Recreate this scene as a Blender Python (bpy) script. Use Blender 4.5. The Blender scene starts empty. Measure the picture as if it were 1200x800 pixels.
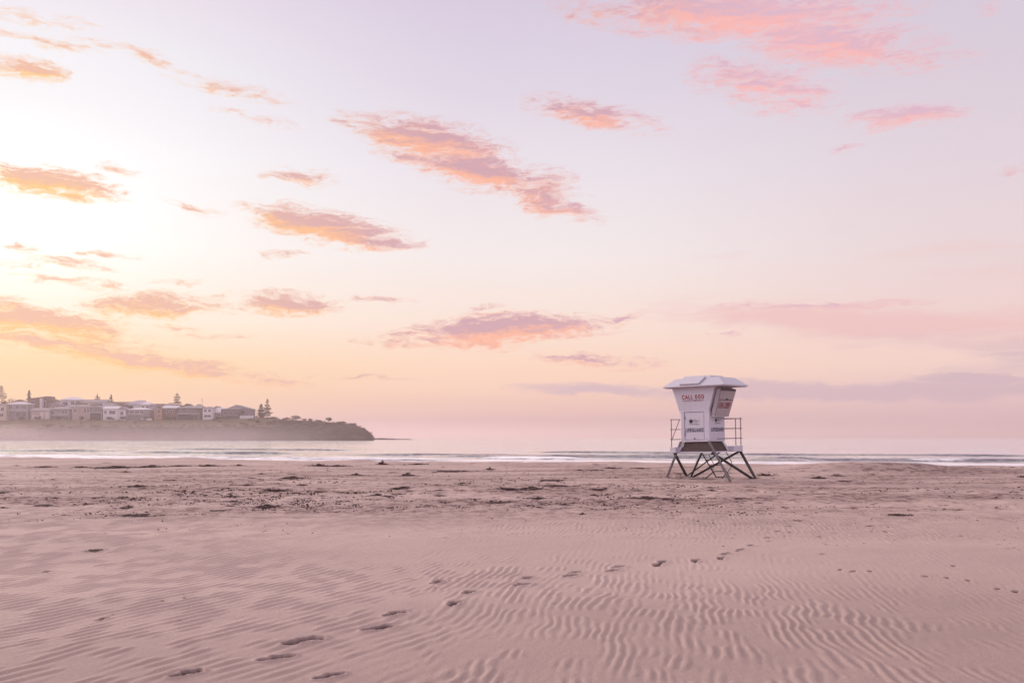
import bpy, bmesh, math, random
import numpy as np
from mathutils import Vector, Matrix
R = math.radians
S = bpy.context.scene
col = S.collection

# ------------------------------------------------------------------ camera, sky, sun, exposure
EYE = 1.7
FPX = 1167.0                     # focal length in pixels of a 1200 px wide frame (35 mm lens)
HZ = 513.0                       # row of the horizon
cam = bpy.data.cameras.new('camera')
cam.lens = 35.0; cam.sensor_width = 36.0; cam.sensor_fit = 'HORIZONTAL'
cam.shift_y = (HZ - 400.0) / 1200.0
cam.clip_start = 0.05; cam.clip_end = 60000.0
camo = bpy.data.objects.new('camera', cam); col.objects.link(camo)
camo.location = (0, 0, EYE); camo.rotation_euler = (R(90), 0, 0)
S.camera = camo
S.view_settings.view_transform = 'Standard'
S.view_settings.look = 'None'
S.view_settings.exposure = 0.0
S.view_settings.gamma = 1.0
S.view_settings.use_curve_mapping = False
S.cycles.volume_bounces = 1
S.cycles.max_bounces = 6
S.cycles.diffuse_bounces = 3

SUN_AZ, SUN_EL = -46.0, 6.0      # left of the view, just over the houses

def lin(c):
    out = []
    for v in c[:3]:
        v = v / 255.0
        out.append(v / 12.92 if v <= 0.04045 else ((v + 0.055) / 1.055) ** 2.4)
    return tuple(out) + (1.0,)

class NT:
    """small helper round a node tree"""
    def __init__(self, tree):
        self.t = tree; self.n = tree.nodes; self.l = tree.links
    def add(self, typ, **kw):
        nd = self.n.new(typ)
        for k, v in kw.items(): setattr(nd, k, v)
        return nd
    def put(self, sock, v):
        if v is None: return
        if hasattr(v, 'is_output'): self.l.new(v, sock)
        else: sock.default_value = v
    def math(self, op, a, b=None, c=None, clamp=False):
        nd = self.add('ShaderNodeMath', operation=op, use_clamp=clamp)
        for i, v in enumerate((a, b, c)): self.put(nd.inputs[i], v)
        return nd.outputs[0]
    def vmath(self, op, a, b=None):
        nd = self.add('ShaderNodeVectorMath', operation=op)
        self.put(nd.inputs[0], a); self.put(nd.inputs[1], b)
        return nd.outputs[0]
    def comb(self, x, y, z=0.0):
        nd = self.add('ShaderNodeCombineXYZ')
        for i, v in enumerate((x, y, z)): self.put(nd.inputs[i], v)
        return nd.outputs[0]
    def sep(self, v):
        nd = self.add('ShaderNodeSeparateXYZ'); self.put(nd.inputs[0], v); return nd.outputs
    def mapping(self, v, loc=(0, 0, 0), rot=(0, 0, 0), scale=(1, 1, 1), typ='POINT'):
        nd = self.add('ShaderNodeMapping', vector_type=typ)
        self.put(nd.inputs[0], v)
        nd.inputs[1].default_value = loc; nd.inputs[2].default_value = rot; nd.inputs[3].default_value = scale
        return nd.outputs[0]
    def noise(self, v, scale=1.0, detail=4.0, rough=0.55, dist=0.0, out=0):
        nd = self.add('ShaderNodeTexNoise'); self.put(nd.inputs['Vector'], v)
        nd.inputs['Scale'].default_value = scale; nd.inputs['Detail'].default_value = detail
        nd.inputs['Roughness'].default_value = rough; nd.inputs['Distortion'].default_value = dist
        return nd.outputs[out]
    def ramp(self, f, stops, interp='LINEAR'):
        nd = self.add('ShaderNodeValToRGB'); cr = nd.color_ramp; cr.interpolation = interp
        stops = sorted(stops, key=lambda s: s[0])
        cr.elements[0].position = stops[0][0]; cr.elements[0].color = stops[0][1]
        cr.elements[1].position = stops[-1][0]; cr.elements[1].color = stops[-1][1]
        for p, c in stops[1:-1]:
            cr.elements.new(p).color = c
        self.put(nd.inputs[0], f); return nd.outputs[0]
    def mix(self, f, a, b, typ='MIX'):
        nd = self.add('ShaderNodeMix', data_type='RGBA', blend_type=typ)
        self.put(nd.inputs[0], f); self.put(nd.inputs[6], a); self.put(nd.inputs[7], b)
        return nd.outputs[2]
    def smooth(self, v, a, b, lo=0.0, hi=1.0):
        nd = self.add('ShaderNodeMapRange', interpolation_type='SMOOTHSTEP')
        self.put(nd.inputs[0], v)
        for i, x in enumerate((a, b, lo, hi)): nd.inputs[i + 1].default_value = x
        return nd.outputs[0]
    def bump(self, h, strength=1.0, dist=1.0, normal=None):
        nd = self.add('ShaderNodeBump'); nd.inputs['Strength'].default_value = strength
        nd.inputs['Distance'].default_value = dist
        self.put(nd.inputs['Height'], h); self.put(nd.inputs['Normal'], normal)
        return nd.outputs[0]

world = bpy.data.worlds.new('World'); S.world = world; world.use_nodes = True
world.cycles.sampling_method = 'MANUAL'; world.cycles.sample_map_resolution = 512

def build_sky():
    k = NT(world.node_tree); k.n.clear()
    out = k.add('ShaderNodeOutputWorld'); bg = k.add('ShaderNodeBackground')
    k.l.new(bg.outputs[0], out.inputs[0])
    d = k.add('ShaderNodeTexCoord').outputs['Generated']
    x, y, z = k.sep(d)
    az = k.math('ARCTAN2', x, y)                                    # 0 straight over the sea, minus to the left
    hd = k.math('SQRT', k.math('ADD', k.math('MULTIPLY', x, x), k.math('MULTIPLY', y, y)))
    tel = k.math('DIVIDE', z, k.math('MAXIMUM', hd, 0.02))          # tangent of the elevation
    # gradients over the height, one for each of four bearings
    def el(py): return max(0.0, (HZ - py) / FPX) / 1.2
    def grad(stops):
        return k.ramp(k.math('DIVIDE', tel, 1.2, clamp=True), [(el(p), lin(c)) for p, c in stops])
    far_l = grad([(513, (244, 205, 175)), (470, (254, 220, 172)), (400, (255, 240, 208)), (250, (255, 255, 255)), (60, (250, 244, 250)), (-300, (240, 226, 234)), (-880, (226, 205, 214))])
    left = grad([(513, (222, 180, 165)), (497, (236, 196, 168)), (470, (248, 208, 162)), (430, (252, 221, 170)), (380, (255, 244, 224)), (300, (255, 252, 247)), (200, (253, 252, 253)), (100, (246, 244, 249)), (0, (236, 226, 237)), (-300, (232, 217, 228)), (-880, (226, 205, 214))])
    mid = grad([(513, (203, 166, 164)), (490, (205, 168, 166)), (484, (228, 188, 176)), (455, (252, 213, 189)), (430, (254, 219, 193)), (380, (252, 230, 217)), (300, (246, 237, 236)), (200, (235, 228, 236)), (100, (223, 214, 229)), (0, (215, 204, 224)), (-300, (226, 210, 222)), (-880, (226, 205, 214))])
    right = grad([(513, (208, 174, 180)), (497, (212, 180, 187)), (470, (232, 198, 199)), (430, (248, 216, 205)), (380, (242, 214, 210)), (300, (234, 216, 219)), (200, (226, 212, 222)), (100, (218, 206, 219)), (0, (214, 203, 220)), (-300, (220, 206, 220)), (-880, (226, 205, 214))])
    back = grad([(513, (228, 205, 222)), (430, (230, 214, 238)), (200, (230, 220, 248)), (-880, (226, 205, 214))])
    a27 = math.atan(600 / FPX)
    c = k.mix(k.smooth(az, -0.95, -a27), far_l, left)
    c = k.mix(k.smooth(az, -a27, 0.0), c, mid)
    c = k.mix(k.smooth(az, 0.0, a27), c, right)
    c = k.mix(k.smooth(k.math('ABSOLUTE', az), 0.9, 2.2), c, back)
    dp3 = k.add('ShaderNodeVectorMath', operation='DOT_PRODUCT')       # clear sky over the dawn, brighter than white
    k.put(dp3.inputs[0], d); dp3.inputs[1].default_value = (math.sin(R(-31)) * math.cos(R(14)), math.cos(R(-31)) * math.cos(R(14)), math.sin(R(14)))
    dawn = k.vmath('SCALE', (1.0, 0.98, 0.97))
    k.l.new(k.math('MULTIPLY', k.math('POWER', k.math('MAXIMUM', dp3.outputs['Value'], 0.0), 70.0), 0.32), dawn.node.inputs['Scale'])
    dawn = k.vmath('MULTIPLY', dawn, k.comb(*[k.math('MULTIPLY', k.smooth(tel, 0.05, 0.20), k.smooth(tel, 0.33, 0.18))] * 3))
    c = k.mix(1.0, c, dawn, 'ADD')
    # the glow round the hidden sun, off to the left
    sd = (math.sin(R(SUN_AZ)) * math.cos(R(SUN_EL)), math.cos(R(SUN_AZ)) * math.cos(R(SUN_EL)), math.sin(R(SUN_EL)))
    dp = k.add('ShaderNodeVectorMath', operation='DOT_PRODUCT')
    k.put(dp.inputs[0], d); dp.inputs[1].default_value = sd
    glow = k.math('POWER', k.math('MAXIMUM', dp.outputs['Value'], 0.0), 130.0)
    glow = k.math('MULTIPLY', glow, 0.7)
    dp2 = k.add('ShaderNodeVectorMath', operation='DOT_PRODUCT')       # unseen bright lobe added high on the left to light the sand
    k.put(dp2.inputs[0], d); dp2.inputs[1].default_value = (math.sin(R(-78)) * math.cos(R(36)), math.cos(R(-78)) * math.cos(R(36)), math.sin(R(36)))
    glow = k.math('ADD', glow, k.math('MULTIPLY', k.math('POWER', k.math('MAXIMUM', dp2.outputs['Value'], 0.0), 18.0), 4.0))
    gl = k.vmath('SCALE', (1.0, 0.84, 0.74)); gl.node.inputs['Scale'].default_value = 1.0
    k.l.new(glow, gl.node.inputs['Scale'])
    # a share of the physical sky
    sky = k.add('ShaderNodeTexSky', sky_type='NISHITA', sun_disc=False)
    sky.sun_elevation = R(SUN_EL); sky.sun_rotation = R(SUN_AZ); sky.dust_density = 2.0
    nis = k.vmath('SCALE', sky.outputs[0]); nis.node.inputs['Scale'].default_value = 0.0025
    # clouds, on the sky's own bearings and heights
    p = k.comb(k.math('MULTIPLY', az, FPX), k.math('MULTIPLY', tel, FPX), 0.0)
    CL = [  # px, py, half width, half height, tilt (down to the right), weight
        (28, 82, 50, 18, 0, 1.2), (52, 211, 100, 24, 6, 1.15), (132, 199, 34, 8, 6, .8), (10, 189, 30, 7, 0, .8),
        (165, 69, 75, 13, 12, .68), (270, 104, 100, 15, 8, .68), (50, 49, 95, 11, 3, .66), (45, 22, 90, 15, 2, .55), (300, 140, 90, 9, 6, .45),
        (500, 162, 130, 36, 9, 1.25), (405, 148, 34, 12, 30, .8), (560, 198, 155, 34, 13, 1.25), (640, 235, 85, 26, 20, 1.0), (355, 207, 62, 15, 2, .8),
        (372, 264, 120, 28, 10, 1.35), (440, 284, 75, 14, 4, .95), (225, 243, 42, 8, 8, .7), (690, 134, 115, 28, 12, .95),
        (30, 374, 150, 26, 4, 1.15), (80, 402, 150, 18, 6, 1.0), (160, 420, 260, 17, 8, 1.0), (20, 312, 40, 7, 3, .5), (255, 392, 60, 5, 3, .6), (110, 395, 120, 7, 5, .7), (420, 440, 120, 5, 2, .45), (210, 332, 45, 6, 0, .6), (130, 300, 50, 5, 0, .6), (178, 357, 105, 19, -2, 1.1), (335, 356, 84, 16, 0, 1.15),
        (338, 300, 48, 8, -3, .6), (75, 310, 75, 10, 0, .85), (80, 330, 90, 8, 2, .6), (215, 380, 50, 6, 3, .6), (12, 290, 34, 9, 0, .6), (12, 351, 40, 6, 0, .8), (115, 337, 60, 6, 3, .55),
        (590, 386, 180, 25, -3, 1.35), (700, 420, 100, 14, 4, .85), (443, 349, 50, 6, 0, .65), (570, 361, 38, 5, -5, .7), (420, 396, 60, 4, 2, .5),
        (860, 16, 250, 40, 5, 1.2), (965, 48, 165, 42, 14, 1.1), (890, 100, 120, 42, 18, .85), (1060, 137, 90, 20, 2, .95), (1095, 70, 80, 26, 0, .5), (1160, 12, 26, 14, 0, .55), (1190, 200, 26, 8, 0, .55),
        (735, 370, 40, 6, -3, .75), (960, 357, 170, 8, 1, .8), (990, 172, 30, 7, 0, .45), (845, 388, 60, 5, 0, .4)]
    VE = [(1010, 378, 330, 34, 6, .9), (1200, 400, 160, 60, 8, .6), (1140, 300, 220, 40, 10, .35), (1000, 458, 290, 19, 0, 1.3), (705, 455, 135, 12, 1, 1.1), (1140, 442, 80, 11, 3, 1.2), (860, 300, 240, 16, 6, .25)]
    def spots(lst, vec, prev=None):
        m = prev
        for i, (px, py, a, b, t, w) in enumerate(lst):
            if i % 6 == 0 and m is not None:      # keeps the node evaluation in short batches
                vec = k.vmath('ADD', vec, k.math('MULTIPLY', m, 1e-9))
                if i == 0: m = None
            A = math.atan((px - 600) / FPX)
            loc = (A * FPX, (HZ - py) * math.cos(A), 0)
            g = k.add('ShaderNodeTexGradient', gradient_type='SPHERICAL')
            k.l.new(k.mapping(vec, loc, (0, 0, R(-t)), (a, b, 1), 'TEXTURE'), g.inputs[0])
            v = k.math('MULTIPLY', g.outputs['Fac'], w)
            m = v if m is None else k.math('MAXIMUM', m, v)
        return m
    wob = k.noise(k.mapping(p, scale=(1 / 85, 1 / 34, 1)), 1.0, 4.0, 0.6, out=1)
    wv = k.vmath('SUBTRACT', wob, (0.5, 0.5, 0.5))
    pw = k.vmath('ADD', p, k.vmath('MULTIPLY', wv, (80.0, 30.0, 0.0)))
    M = spots(CL, pw); MU = spots(CL, k.vmath('ADD', pw, (0.0, 8.0, 0.0)), M); V = spots(VE, pw, MU)
    q = k.mapping(pw, rot=(0, 0, R(9)), scale=(1 / 46, 1 / 12.5, 1))
    n1 = k.noise(q, 1.0, 8.0, 0.68, 0.1)
    n2 = k.noise(k.vmath('ADD', q, (0.05, 0.50, 0.0)), 1.0, 5.0, 0.6, 0.15)
    n3 = k.noise(k.mapping(pw, rot=(0, 0, R(7)), scale=(1 / 17, 1 / 4.6, 1)), 1.0, 6.0, 0.7)
    nn = k.math('ADD', k.math('SUBTRACT', n1, 0.52), k.math('MULTIPLY', k.math('SUBTRACT', n3, 0.5), 0.95))
    dens = k.math('ADD', k.math('MULTIPLY', M, 1.30), k.math('MULTIPLY', nn, 2.3))
    alpha = k.math('MULTIPLY', k.smooth(dens, 0.02, 1.05), k.smooth(M, 0.02, 0.25))
    body = k.smooth(dens, 0.30, 1.10)
    rel = k.smooth(k.math('ADD', k.math('ADD', k.math('SUBTRACT', n1, n2), k.math('MULTIPLY', k.math('SUBTRACT', n3, 0.5), 0.60)), k.math('MULTIPLY', k.math('SUBTRACT', M, MU), 0.70)), -0.24, 0.27)           # light comes from low down: undersides bright
    lit_l, lit_m, lit_r = lin((255, 202, 124)), lin((254, 183, 154)), lin((253, 184, 180))
    shd_l, shd_m, shd_r = lin((240, 188, 164)), lin((208, 163, 176)), lin((222, 184, 202))
    t1 = k.smooth(az, -0.42, -0.02); t2 = k.smooth(az, 0.0, 0.28)
    lit = k.mix(t2, k.mix(t1, lit_l, lit_m), lit_r)
    shd = k.mix(t2, k.mix(t1, shd_l, shd_m), shd_r)
    cc = k.mix(k.math('MULTIPLY', rel, k.math('ADD', k.math('MULTIPLY', body, 0.5), 0.5)), lit, shd)
    c = k.mix(k.math('MULTIPLY', alpha, k.math('ADD', 0.62, k.math('MULTIPLY', body, 0.34))), c, cc)
    nv = k.noise(k.mapping(pw, scale=(1 / 150, 1 / 16, 1)), 1.0, 5.0, 0.55)
    va = k.math('MULTIPLY', k.smooth(k.math('ADD', V, k.math('MULTIPLY', k.math('SUBTRACT', nv, 0.5), 1.1)), 0.12, 0.75), k.smooth(V, 0.01, 0.2))
    vc = k.ramp(k.math('DIVIDE', tel, 0.2, clamp=True), [(0.18, lin((207, 180, 192))), (0.36, lin((209, 182, 195))), (0.5, lin((240, 196, 194))), (0.75, lin((242, 200, 198))), (1.0, lin((238, 208, 210)))])
    c = k.mix(k.math('MULTIPLY', va, 0.85), c, vc)
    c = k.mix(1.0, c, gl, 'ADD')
    c = k.mix(1.0, c, nis, 'ADD')
    k.l.new(c, bg.inputs[0]); bg.inputs[1].default_value = 1.0
build_sky()

sun = bpy.data.lights.new('sun', 'SUN'); sun.energy = 4.2; sun.angle = R(10); sun.color = (1.0, 0.84, 0.76)
suno = bpy.data.objects.new('sun', sun); col.objects.link(suno)
sv = Vector((math.sin(R(SUN_AZ)) * math.cos(R(SUN_EL)), math.cos(R(SUN_AZ)) * math.cos(R(SUN_EL)), math.sin(R(SUN_EL))))
suno.rotation_euler = sv.to_track_quat('Z', 'Y').to_euler()
suno.location = (-40, 40, 30)

# ------------------------------------------------------------------ helpers
def tag(o, label=None, cat=None, group=None, kind=None):
    if label: o['label'] = label
    if cat: o['category'] = cat
    if group: o['group'] = group
    if kind: o['kind'] = kind
    return o

def empty(name, loc=(0, 0, 0), rz=0.0):
    o = bpy.data.objects.new(name, None); col.objects.link(o)
    o.empty_display_size = 0.2; o.location = loc; o.rotation_euler = (0, 0, rz)
    return o

class MB:
    """collects shapes for ONE mesh"""
    def __init__(self): self.v = []; self.f = []
    def poly(self, vs, fs):
        b = len(self.v); self.v += [tuple(p) for p in vs]; self.f += [tuple(i + b for i in f) for f in fs]; return self
    def hexa(self, p):            # 8 points: bottom ring 0-3, top ring 4-7
        return self.poly(p, [(3, 2, 1, 0), (4, 5, 6, 7), (0, 1, 5, 4), (1, 2, 6, 5), (2, 3, 7, 6), (3, 0, 4, 7)])
    def box(self, x0, x1, y0, y1, z0, z1):
        return self.hexa([(x0, y0, z0), (x1, y0, z0), (x1, y1, z0), (x0, y1, z0), (x0, y0, z1), (x1, y0, z1), (x1, y1, z1), (x0, y1, z1)])
    def slab(self, quad, t):      # quad thickened along its normal
        q = [Vector(p) for p in quad]; n = (q[1] - q[0]).cross(q[2] - q[0]).normalized() * t
        return self.hexa([p for p in q] + [p + n for p in q]) if t > 0 else self.hexa([p + n for p in q] + q)
    def bar(self, a, b, w, h=None, n=4):
        a = Vector(a); b = Vector(b); h = h or w
        d = (b - a).normalized(); up = Vector((0, 0, 1)) if abs(d.z) < 0.95 else Vector((0, 1, 0))
        s = d.cross(up).normalized(); u = s.cross(d)
        if n == 4: ring = [(-w / 2, -h / 2), (w / 2, -h / 2), (w / 2, h / 2), (-w / 2, h / 2)]
        else: ring = [(w / 2 * math.cos(2 * math.pi * i / n), h / 2 * math.sin(2 * math.pi * i / n)) for i in range(n)]
        vs = [a + s * x + u * y for x, y in ring] + [b + s * x + u * y for x, y in ring]
        fs = [tuple(range(n))[::-1], tuple(range(n, 2 * n))] + [(i, (i + 1) % n, n + (i + 1) % n, n + i) for i in range(n)]
        return self.poly(vs, fs)
    def path(self, pts, w, n=6):
        for a, b in zip(pts, pts[1:]): self.bar(a, b, w, w, n)
        return self
    def mesh(self, name, mat, smooth=False):
        me = bpy.data.meshes.new(name); me.from_pydata(self.v, [], self.f); me.update()
        bm = bmesh.new(); bm.from_mesh(me); bmesh.ops.recalc_face_normals(bm, faces=bm.faces); bm.to_mesh(me); bm.free()
        if mat: me.materials.append(mat)
        if smooth: me.shade_smooth()
        return me
    def build(self, name, mat, parent=None, bevel=0.0, smooth=False):
        o = bpy.data.objects.new(name, self.mesh(name, mat, smooth)); col.objects.link(o)
        if parent: o.parent = parent
        if bevel:
            m = o.modifiers.new('bevel', 'BEVEL'); m.width = bevel; m.segments = 2; m.limit_method = 'ANGLE'; m.angle_limit = R(35)
        return o

def copy_tree(o, parent=None):
    c = o.copy(); col.objects.link(c)
    if parent: c.parent = parent
    for ch in o.children: copy_tree(ch, c)
    return c

def mat(name, base, rough=0.6, metal=0.0, var=0.10, scale=3.0, grime=None, bump=0.0, bscale=40.0, spec=0.5):
    m = bpy.data.materials.new(name); m.use_nodes = True
    k = NT(m.node_tree); b = k.n['Principled BSDF']
    tc = k.add('ShaderNodeTexCoord').outputs['Object']
    n = k.noise(tc, scale, 6.0, 0.6)
    base = tuple(base) + (1.0,)
    dk = tuple(max(0, c * (1 - var)) for c in base[:3]) + (1.0,); lt = tuple(min(1, c * (1 + var)) for c in base[:3]) + (1.0,)
    c = k.ramp(n, [(0.3, dk), (0.7, lt)])
    if grime:
        g = k.noise(k.mapping(tc, scale=(6, 6, 0.7)), scale, 5.0, 0.65)
        c = k.mix(k.smooth(g, 0.52, 0.8, 0.0, grime[1]), c, tuple(grime[0]) + (1.0,))
    k.l.new(c, b.inputs['Base Color'])
    k.l.new(k.math('ADD', k.math('MULTIPLY', n, 0.2), rough - 0.1), b.inputs['Roughness'])
    b.inputs['Metallic'].default_value = metal
    b.inputs['Specular IOR Level'].default_value = spec
    if bump:
        k.l.new(k.bump(k.noise(tc, bscale, 4.0, 0.6), 1.0, bump), b.inputs['Normal'])
    return m

# numpy value noise
def _h(ix, iy, s):
    n = (ix.astype(np.int64) * 374761393 + iy.astype(np.int64) * 668265263 + s * 1442695041) & 0xffffffff
    n = ((n ^ (n >> 13)) * 1274126177) & 0xffffffff
    n = (n ^ (n >> 16)) & 0xffff
    return n.astype(np.float64) / 65535.0
def vn(x, y, s=0):
    x = np.asarray(x, float); y = np.asarray(y, float)
    ix = np.floor(x); iy = np.floor(y); fx = x - ix; fy = y - iy
    fx = fx * fx * fx * (fx * (fx * 6 - 15) + 10); fy = fy * fy * fy * (fy * (fy * 6 - 15) + 10)
    a = _h(ix, iy, s); b = _h(ix + 1, iy, s); c = _h(ix, iy + 1, s); d = _h(ix + 1, iy + 1, s)
    return (a + (b - a) * fx) * (1 - fy) + (c + (d - c) * fx) * fy
def fbm(x, y, s=0, o=4):
    t = 0; a = 0.5; w = 0
    for i in range(o):
        t = t + a * vn(x * 2 ** i + 17.3 * i, y * 2 ** i - 9.1 * i, s + i); w += a; a *= 0.5
    return t / w - 0.5
def sst(x, a, b):
    t = np.clip((x - a) / (b - a), 0, 1); return t * t * (3 - 2 * t)

def grid_mesh(name, V, nr, nc, wrap=False):
    idx = np.arange(nr * nc).reshape(nr, nc)
    if wrap: idx = np.hstack([idx, idx[:, :1]])
    q = np.stack([idx[:-1, :-1], idx[:-1, 1:], idx[1:, 1:], idx[1:, :-1]], -1).reshape(-1, 4)
    me = bpy.data.meshes.new(name)
    me.vertices.add(len(V)); me.vertices.foreach_set('co', V.astype(np.float32).ravel())
    me.loops.add(q.size); me.loops.foreach_set('vertex_index', q.astype(np.int32).ravel())
    me.polygons.add(len(q)); me.polygons.foreach_set('loop_start', np.arange(0, q.size, 4, dtype=np.int32))
    me.update(calc_edges=True); me.validate(); me.shade_smooth()
    return me

# ------------------------------------------------------------------ ground shape
SEA = -0.42
SHN = np.array([0.316, 0.949]); SHT = np.array([0.949, -0.316])      # seaward and along the shore
def shoreq(X, Y): return X * SHN[0] + Y * SHN[1] - 64.6
TX, TY = 8.09, 42.0                                                  # the tower's place
def sandz(X, Y):
    X = np.asarray(X, float); Y = np.asarray(Y, float)
    q = shoreq(X, Y) + 3.0 * fbm(X / 16, Y / 16, 5, 3)
    z = 0.10 * np.exp(-((q + 5) / 5.5) ** 2)
    z = z - 0.075 * np.clip(q, 0, 34) - 0.01 * np.clip(q - 34, 0, 300)
    z = z + (0.34 * fbm(X / 5.0, Y / 3.0, 15, 3) + .10 * fbm(X / 1.3, Y / 1.2, 16, 2)) * np.exp(-((q + 4) / 6.0) ** 2)
    far = sst(Y, 8, 22)
    z = z + 0.16 * fbm(X / 15, Y / 10, 11, 3) * far
    z = z + 0.05 * fbm(X / 2.6, Y / 2.2, 12, 3) * sst(Y, 18, 30)
    z = z + 0.07 * fbm(X / 5, Y / 3.5, 13, 3)
    z = z + 0.05 * np.exp(-((Y - 15.6 + 0.12 * X) / 1.6) ** 2)
    z = z + 0.045 * np.exp(-((Y - 20.5 - 0.1 * X) / 1.5) ** 2)
    # the sand bank at the right, steeper on the near side
    u = (X - 18.6) / 4.2; w = (Y - 50.0)
    z = z + 0.46 * np.exp(-u * u) * 0.95 * np.where(w < 0, np.exp(-(w / 1.9) ** 2), np.exp(-(w / 6.0) ** 2))
    u = (X + 26.0) / 9.0; w = (Y - 62.0)
    z = z + 0.16 * np.exp(-u * u) * np.where(w < 0, np.exp(-(w / 5.0) ** 2), np.exp(-(w / 7.0) ** 2))
    t = np.exp(-((X - TX) ** 2 + (Y - TY) ** 2) / 18.0)
    z = z * (1 - 0.75 * t) + t * (-0.05 - 0.025 * (X - TX))
    return z
def ground(px, py):
    Y = 10.0; s = max(py - HZ, 3.0)
    z = 0.0
    for _ in range(6):
        Y = (EYE - z) * FPX / s; X = (px - 600) / FPX * Y
        z = float(sandz(X, Y))
    return X, Y, z

# footprints: pixel spots of the trail, each turned into a place on the sand
PRINTS = [(355, 751, 1.35), (323, 771, 1.0), (217, 789, .9), (385, 792, .8), (442, 736, 1.1), (462, 719, 1.0), (532, 707, .9), (549, 694, .9), (513, 682, 1.0), (612, 685, 1.0), (618, 677, .9),
          (668, 674.5, .95), (674, 670.5, .8), (718, 668.5, .9), (725, 664, .9), (770, 662, 1.0), (776, 658.5, .9), (815, 657, .9), (845, 654, .8), (850, 649, .8), (868, 644, .8), (880, 639, .8),
          (900, 630, .8), (912, 622, .8), (925, 617, .8), (938, 610, .8), (945, 604, .8), (962, 596, .8), (985, 590, .8), (1005, 584, .8), (1030, 577, .9), (1050, 571, .8),
          (120, 725, .6), (55, 670, .6), (985, 667, .7), (1000, 669, .9), (1020, 669, .7), (1085, 675, .8), (1110, 677, .7), (1135, 680, .7), (1170, 690, .8), (1190, 693, .9), (1118, 663, .7)]
rnd_p = random.Random(15)
PRINTS_T = [(rnd_p.uniform(765, 905), rnd_p.uniform(558, 573), .85) for _ in range(34)] + [(rnd_p.uniform(400, 760), rnd_p.uniform(560, 600), .9) for _ in range(40)]
FEET_PX = [(780.5, 560), (857, 563), (806.5, 560.5), (887.5, 563)]
def prints():
    out = []
    rnd = random.Random(4)
    for i, (px, py, s) in enumerate(PRINTS + PRINTS_T):
        if 33 < i < len(PRINTS): s *= .62
        X, Y, z = ground(px, py)
        out.append((X, Y, 1.22 + rnd.uniform(-0.3, 0.3) * (1 if i < len(PRINTS) else 6), s))
    return out

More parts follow.
